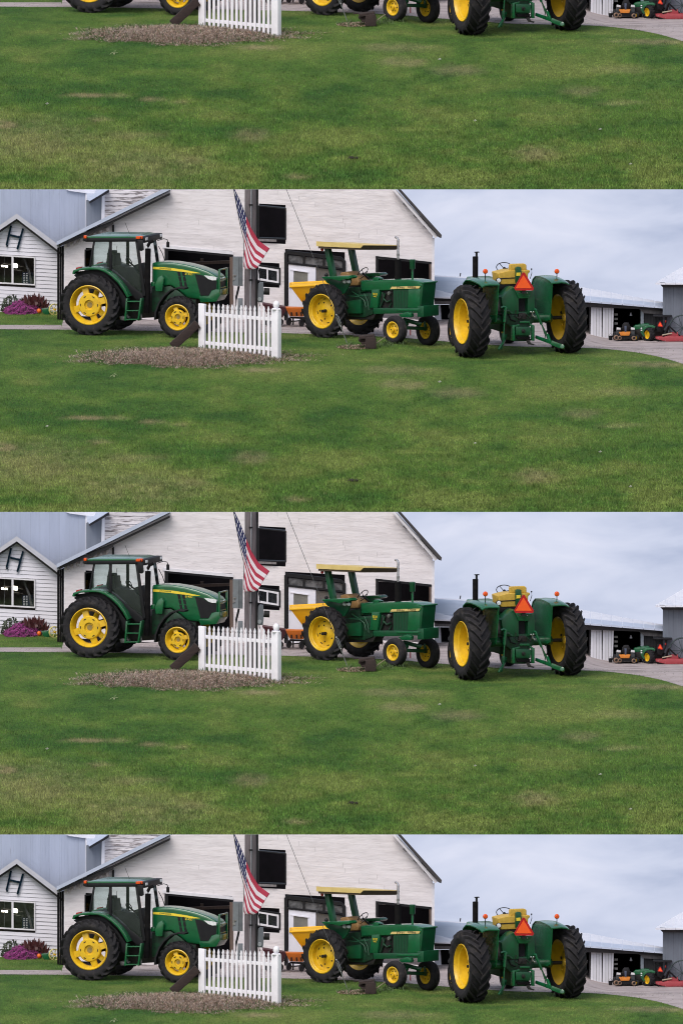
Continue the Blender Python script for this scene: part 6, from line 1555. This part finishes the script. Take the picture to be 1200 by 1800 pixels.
for x in (1083, 1108):
    bgp('fuel_tank', [(x, 576.5), (x + 6.5, 577.5), (x + 7, 588.5), (x - 1.5, 588.5)], .1, .3, mat('mower_body', (.05, .055, .06), (.03, .03, .035), rough=.4), mw, .02)
    bgp('tank_cap', [(x, 576), (x + 7, 577.2), (x + 7, 580), (x - .5, 579.5)], .06, .2, mat('pale_cap', (.55, .54, .56), rough=.5), mw, .01)
mb = MB(); mb.tube([at(1091, 584, Y0 + .2), at(1091.5, 576, Y0 + .2), at(1095, 575, Y0 + .2)], .012, 6); mb.tube([at(1109, 584, Y0 + .2), at(1108, 574, Y0 + .2), at(1104, 573, Y0 + .2)], .012, 6); mb.build('lever', DARK_METAL, mw)
tanr = mat('muddy_tyre', (.24, .15, .10), (.16, .10, .07), rough=.9)
for x, y, r in ((1082, 593.5, .075), (1113, 594.5, .065), (1088, 594, .06)): small_wheel_x('caster_wheel', at(x, y, Y0 - .03), r, .07, mw, tanr, ang=math.radians(20))
for x in (1081, 1118): small_wheel_x('drive_wheel', at(x, 590, Y0 + .5), .12, .1, mw, ang=math.radians(60))
gbg = ground(1072, 598); bgk = thing('bucket', 'dark bucket standing by the white shed door', 'bucket', 'buckets, one in each strip', gbg, True)
mb = MB(); mb.lathe([(.0005, .0), (.05, .0), (.062, .13), (.056, .13), (.046, .012)], 16, 'z', gbg); mb.build('pail', BLACK, bgk)
mb = MB(); mb.tube([gbg + Vector((-.06, 0, .13)), gbg + Vector((0, -.01, .2)), gbg + Vector((.06, 0, .13))], .005, 5); mb.build('handle', STEEL_GREY, bgk)
# compact tractor
gct = ground(1137, 599.5); cmp_ = thing('compact_tractor', 'small green tractor with orange triangle beside the grey barn', 'tractor', 'compact tractors, one in each strip', gct, True)
Y0 = gct.y
c = at(1139, 588, Y0); Rm = .205
o = MB(); o.lathe([(.11, -.05), (.15, -.075), (.19, -.07), (Rm, -.03), (Rm, .03), (.19, .07), (.15, .075), (.11, .05)], 28, 'y')
wl_ = o.build('wheel', RUBBER, cmp_, world_space=False); wl_.location = c - ORIGIN[cmp_.name]; wl_.rotation_euler = (0, 0, math.radians(-52))
mb = MB(); mb.lathe([(.125, -.062), (.11, -.05), (.10, -.01), (.0005, -.02)], 24, 'y'); mb.build('rim', YELLOW, wl_, world_space=False)
mb = MB()
for k in range(16):
    a = 2 * math.pi * k / 16
    for s_ in (-1, 1):
        p = Vector((Rm * math.cos(a), .0, Rm * math.sin(a))); q = Vector((Rm * math.cos(a + .25), s_ * .07, Rm * math.sin(a + .25))); mb.bar(p, q, .025, .02)
mb.build('tread', RUBBER, wl_, world_space=False)
w2 = wl_.copy(); COL.objects.link(w2); w2.parent = cmp_; w2.location = c - ORIGIN[cmp_.name] + Vector((.36, .42, 0))
for ch in list(wl_.children):
    c2 = ch.copy(); COL.objects.link(c2); c2.parent = w2
bgp('fender', [(1127, 583), (1129, 576), (1136, 572), (1146, 571.5), (1151, 574), (1150, 577), (1143, 575.5), (1136, 576.5), (1132, 580), (1130, 586)], -.04, .24, GREEN, cmp_, .01)
bgp('bonnet', [(1112, 575), (1116, 571.5), (1130, 569.5), (1140, 569), (1142, 574), (1132, 578), (1113, 580)], .25, .3, GREEN, cmp_, .02)
bgp('loader_arm', [(1124, 571), (1127, 571), (1128, 580), (1133, 590), (1130, 592), (1125, 584)], -.02, .06, GREEN, cmp_, .006)
bgp('headlight', [(1125, 576), (1127.8, 576), (1127.8, 578), (1125, 578)], -.04, .03, LENS_W, cmp_); bgp('headlight', [(1125, 579.5), (1127.8, 579.5), (1127.8, 581.5), (1125, 581.5)], -.04, .03, LENS_W, cmp_)
bgp('engine', [(1114, 580), (1134, 578), (1150, 580), (1164, 584), (1164, 592), (1115, 592)], .22, .3, DARK_METAL, cmp_)
bgp('seat', [(1153, 578), (1153.5, 566), (1158, 563.5), (1162, 564.5), (1164, 576), (1163, 584), (1154, 584)], .1, .12, BLACK, cmp_, .015)
for x, rr in ((1118, .085), (1123, .08)): small_wheel_x('front_wheel', at(x, 593.5, Y0 + (.0 if x < 1120 else .4)), rr, .07, cmp_, RUBBER, YELLOW, ang=math.radians(-50))
t_ = bgp('warning_triangle', [(1158.5, 565.5), (1160, 565.5), (1164, 573), (1163, 575), (1155.5, 573.5), (1155, 572)], .02, .012, RED_REF, cmp_, 0)
bgp('triangle_centre', [(1159.2, 567), (1162.8, 573.4), (1156.4, 572.2)], .012, .008, ORANGE_FL, t_, 0)
bgp('roll_bar', [(1168, 558), (1172, 558), (1170, 572), (1165, 580), (1161, 586), (1159, 584), (1164, 577), (1167.5, 570)], .1, .05, BLACK, cmp_, .006)
bgp('roll_bar', [(1150, 557), (1152.5, 557), (1153, 583), (1150.5, 583)], .3, .05, BLACK, cmp_, .006)
bgp('sunshade', [(1147, 554.5), (1180, 555.3), (1180, 557.5), (1147, 557)], -.05, .55, BLACK, cmp_, .008)
bgp('tail_lamp', [(1167.5, 563), (1170, 563), (1170, 567), (1167.5, 567)], .06, .04, LENS_R, cmp_)
# red rotary cutter
grc = ground(1180, 601); rc = thing('rotary_cutter', 'faded red rotary cutter behind small tractor at right edge', 'mower', 'red cutters, one in each strip', grc, True)
Y0 = grc.y
bgp('deck', [(1151, 593), (1166, 592.5), (1172, 591), (1194, 592), (1215, 594), (1215, 600), (1170, 600.5), (1152, 596)], 0, .7, RED_P, rc, .01)
bgp('gearbox', [(1172, 587), (1178, 584.5), (1190, 584), (1192, 591), (1172, 592)], .2, .25, RED_P, rc, .015)
mb = MB()
for p, q in (((1163.5, 594), (1174.5, 573)), ((1174.5, 573), (1197, 594)), ((1174.5, 573), (1168, 594))): mb.bar(at(*p, Y0 + .1), at(*q, Y0 + .3), .04, .04)
mb.build('hitch_frame', BLACK, rc)
mb = MB(); mb.tube([at(1163, 589, Y0 + .1), at(1180, 586, Y0 + .2)], .022, 6); mb.build('drive_shaft', mat('tan_shaft', (.4, .34, .25), rough=.6), rc)
mb = MB()
for x in (1156, 1204): mb.bar(at(x, 596, Y0 + .05), Vector(((x - 600) / S, Y0 + .05, float(zg((x - 600) / S, Y0 + .05)))), .05, .03); mb.bar(at(x, 596, Y0 + .6), Vector(((x - 600) / S, Y0 + .6, float(zg((x - 600) / S, Y0 + .6)))), .05, .03)
mb.build('skid', DARK_METAL, rc)
mb = MB(); mb.tube([Vector((0, 0, 0)) + .37 * Vector((math.cos(2 * math.pi * k / 28), 0, math.sin(2 * math.pi * k / 28))) for k in range(29)], .022, 8)
gsw = ground(1198, 599); sw = thing('steel_wheel', 'dark spoked steel wheel leaning on the grey barn', 'wheel', 'steel wheels, one in each strip', Vector((at(1198, 595, 6.75).x, 6.75, float(zg(9.96, 6.75)))), True)
r_ = mb.build('rim', mat('teal_steel', (.045, .065, .07), (.03, .045, .05), rough=.6, metal=.3), sw, world_space=False); r_.location = (0, 0, .385)
for k in range(10):
    a = 2 * math.pi * k / 10; mb = MB(); mb.tube([(0, 0, .385), (.37 * math.cos(a), 0, .385 + .37 * math.sin(a))], .009, 5); mb.build('spoke', MATS['teal_steel'], sw, world_space=False)

# ------------------------------------------------------------------ broad ground under the terraces
mb = MB(); mb.box(-400, 400, -400, 400, -22.2, -22.0)
g_ = mb.build('ground', mat('field_green', (.06, .10, .025), (.045, .075, .02), rough=.95, scale=.3), smooth=False); g_['kind'] = 'structure'; g_['label'] = 'broad field below the terraces'

# ------------------------------------------------------------------ the same yard on the other terraces
STRIP = ['in the topmost strip', 'in the second strip', 'in the third strip', 'in the bottom strip']
KIDS = {}
for o in bpy.data.objects:
    if o.parent is not None: KIDS.setdefault(o.parent.name, []).append(o)
def copy_tree(o, parent=None):
    c = o.copy(); COL.objects.link(c)
    c.parent = parent
    for ch in KIDS.get(o.name, ()): copy_tree(ch, c)
    return c
for o, label, top in list(ROOTS):
    for k in (0, 2, 3):
        if k == 0 and not top: continue
        c = copy_tree(o); off = Vector((0, STEP_Y, STEP_Z)) * (1 - k)
        c.location = o.location + off
        c['label'] = '%s, %s' % (label or o['label'], STRIP[k])
    o['label'] = '%s, %s' % (label or o['label'], STRIP[1])
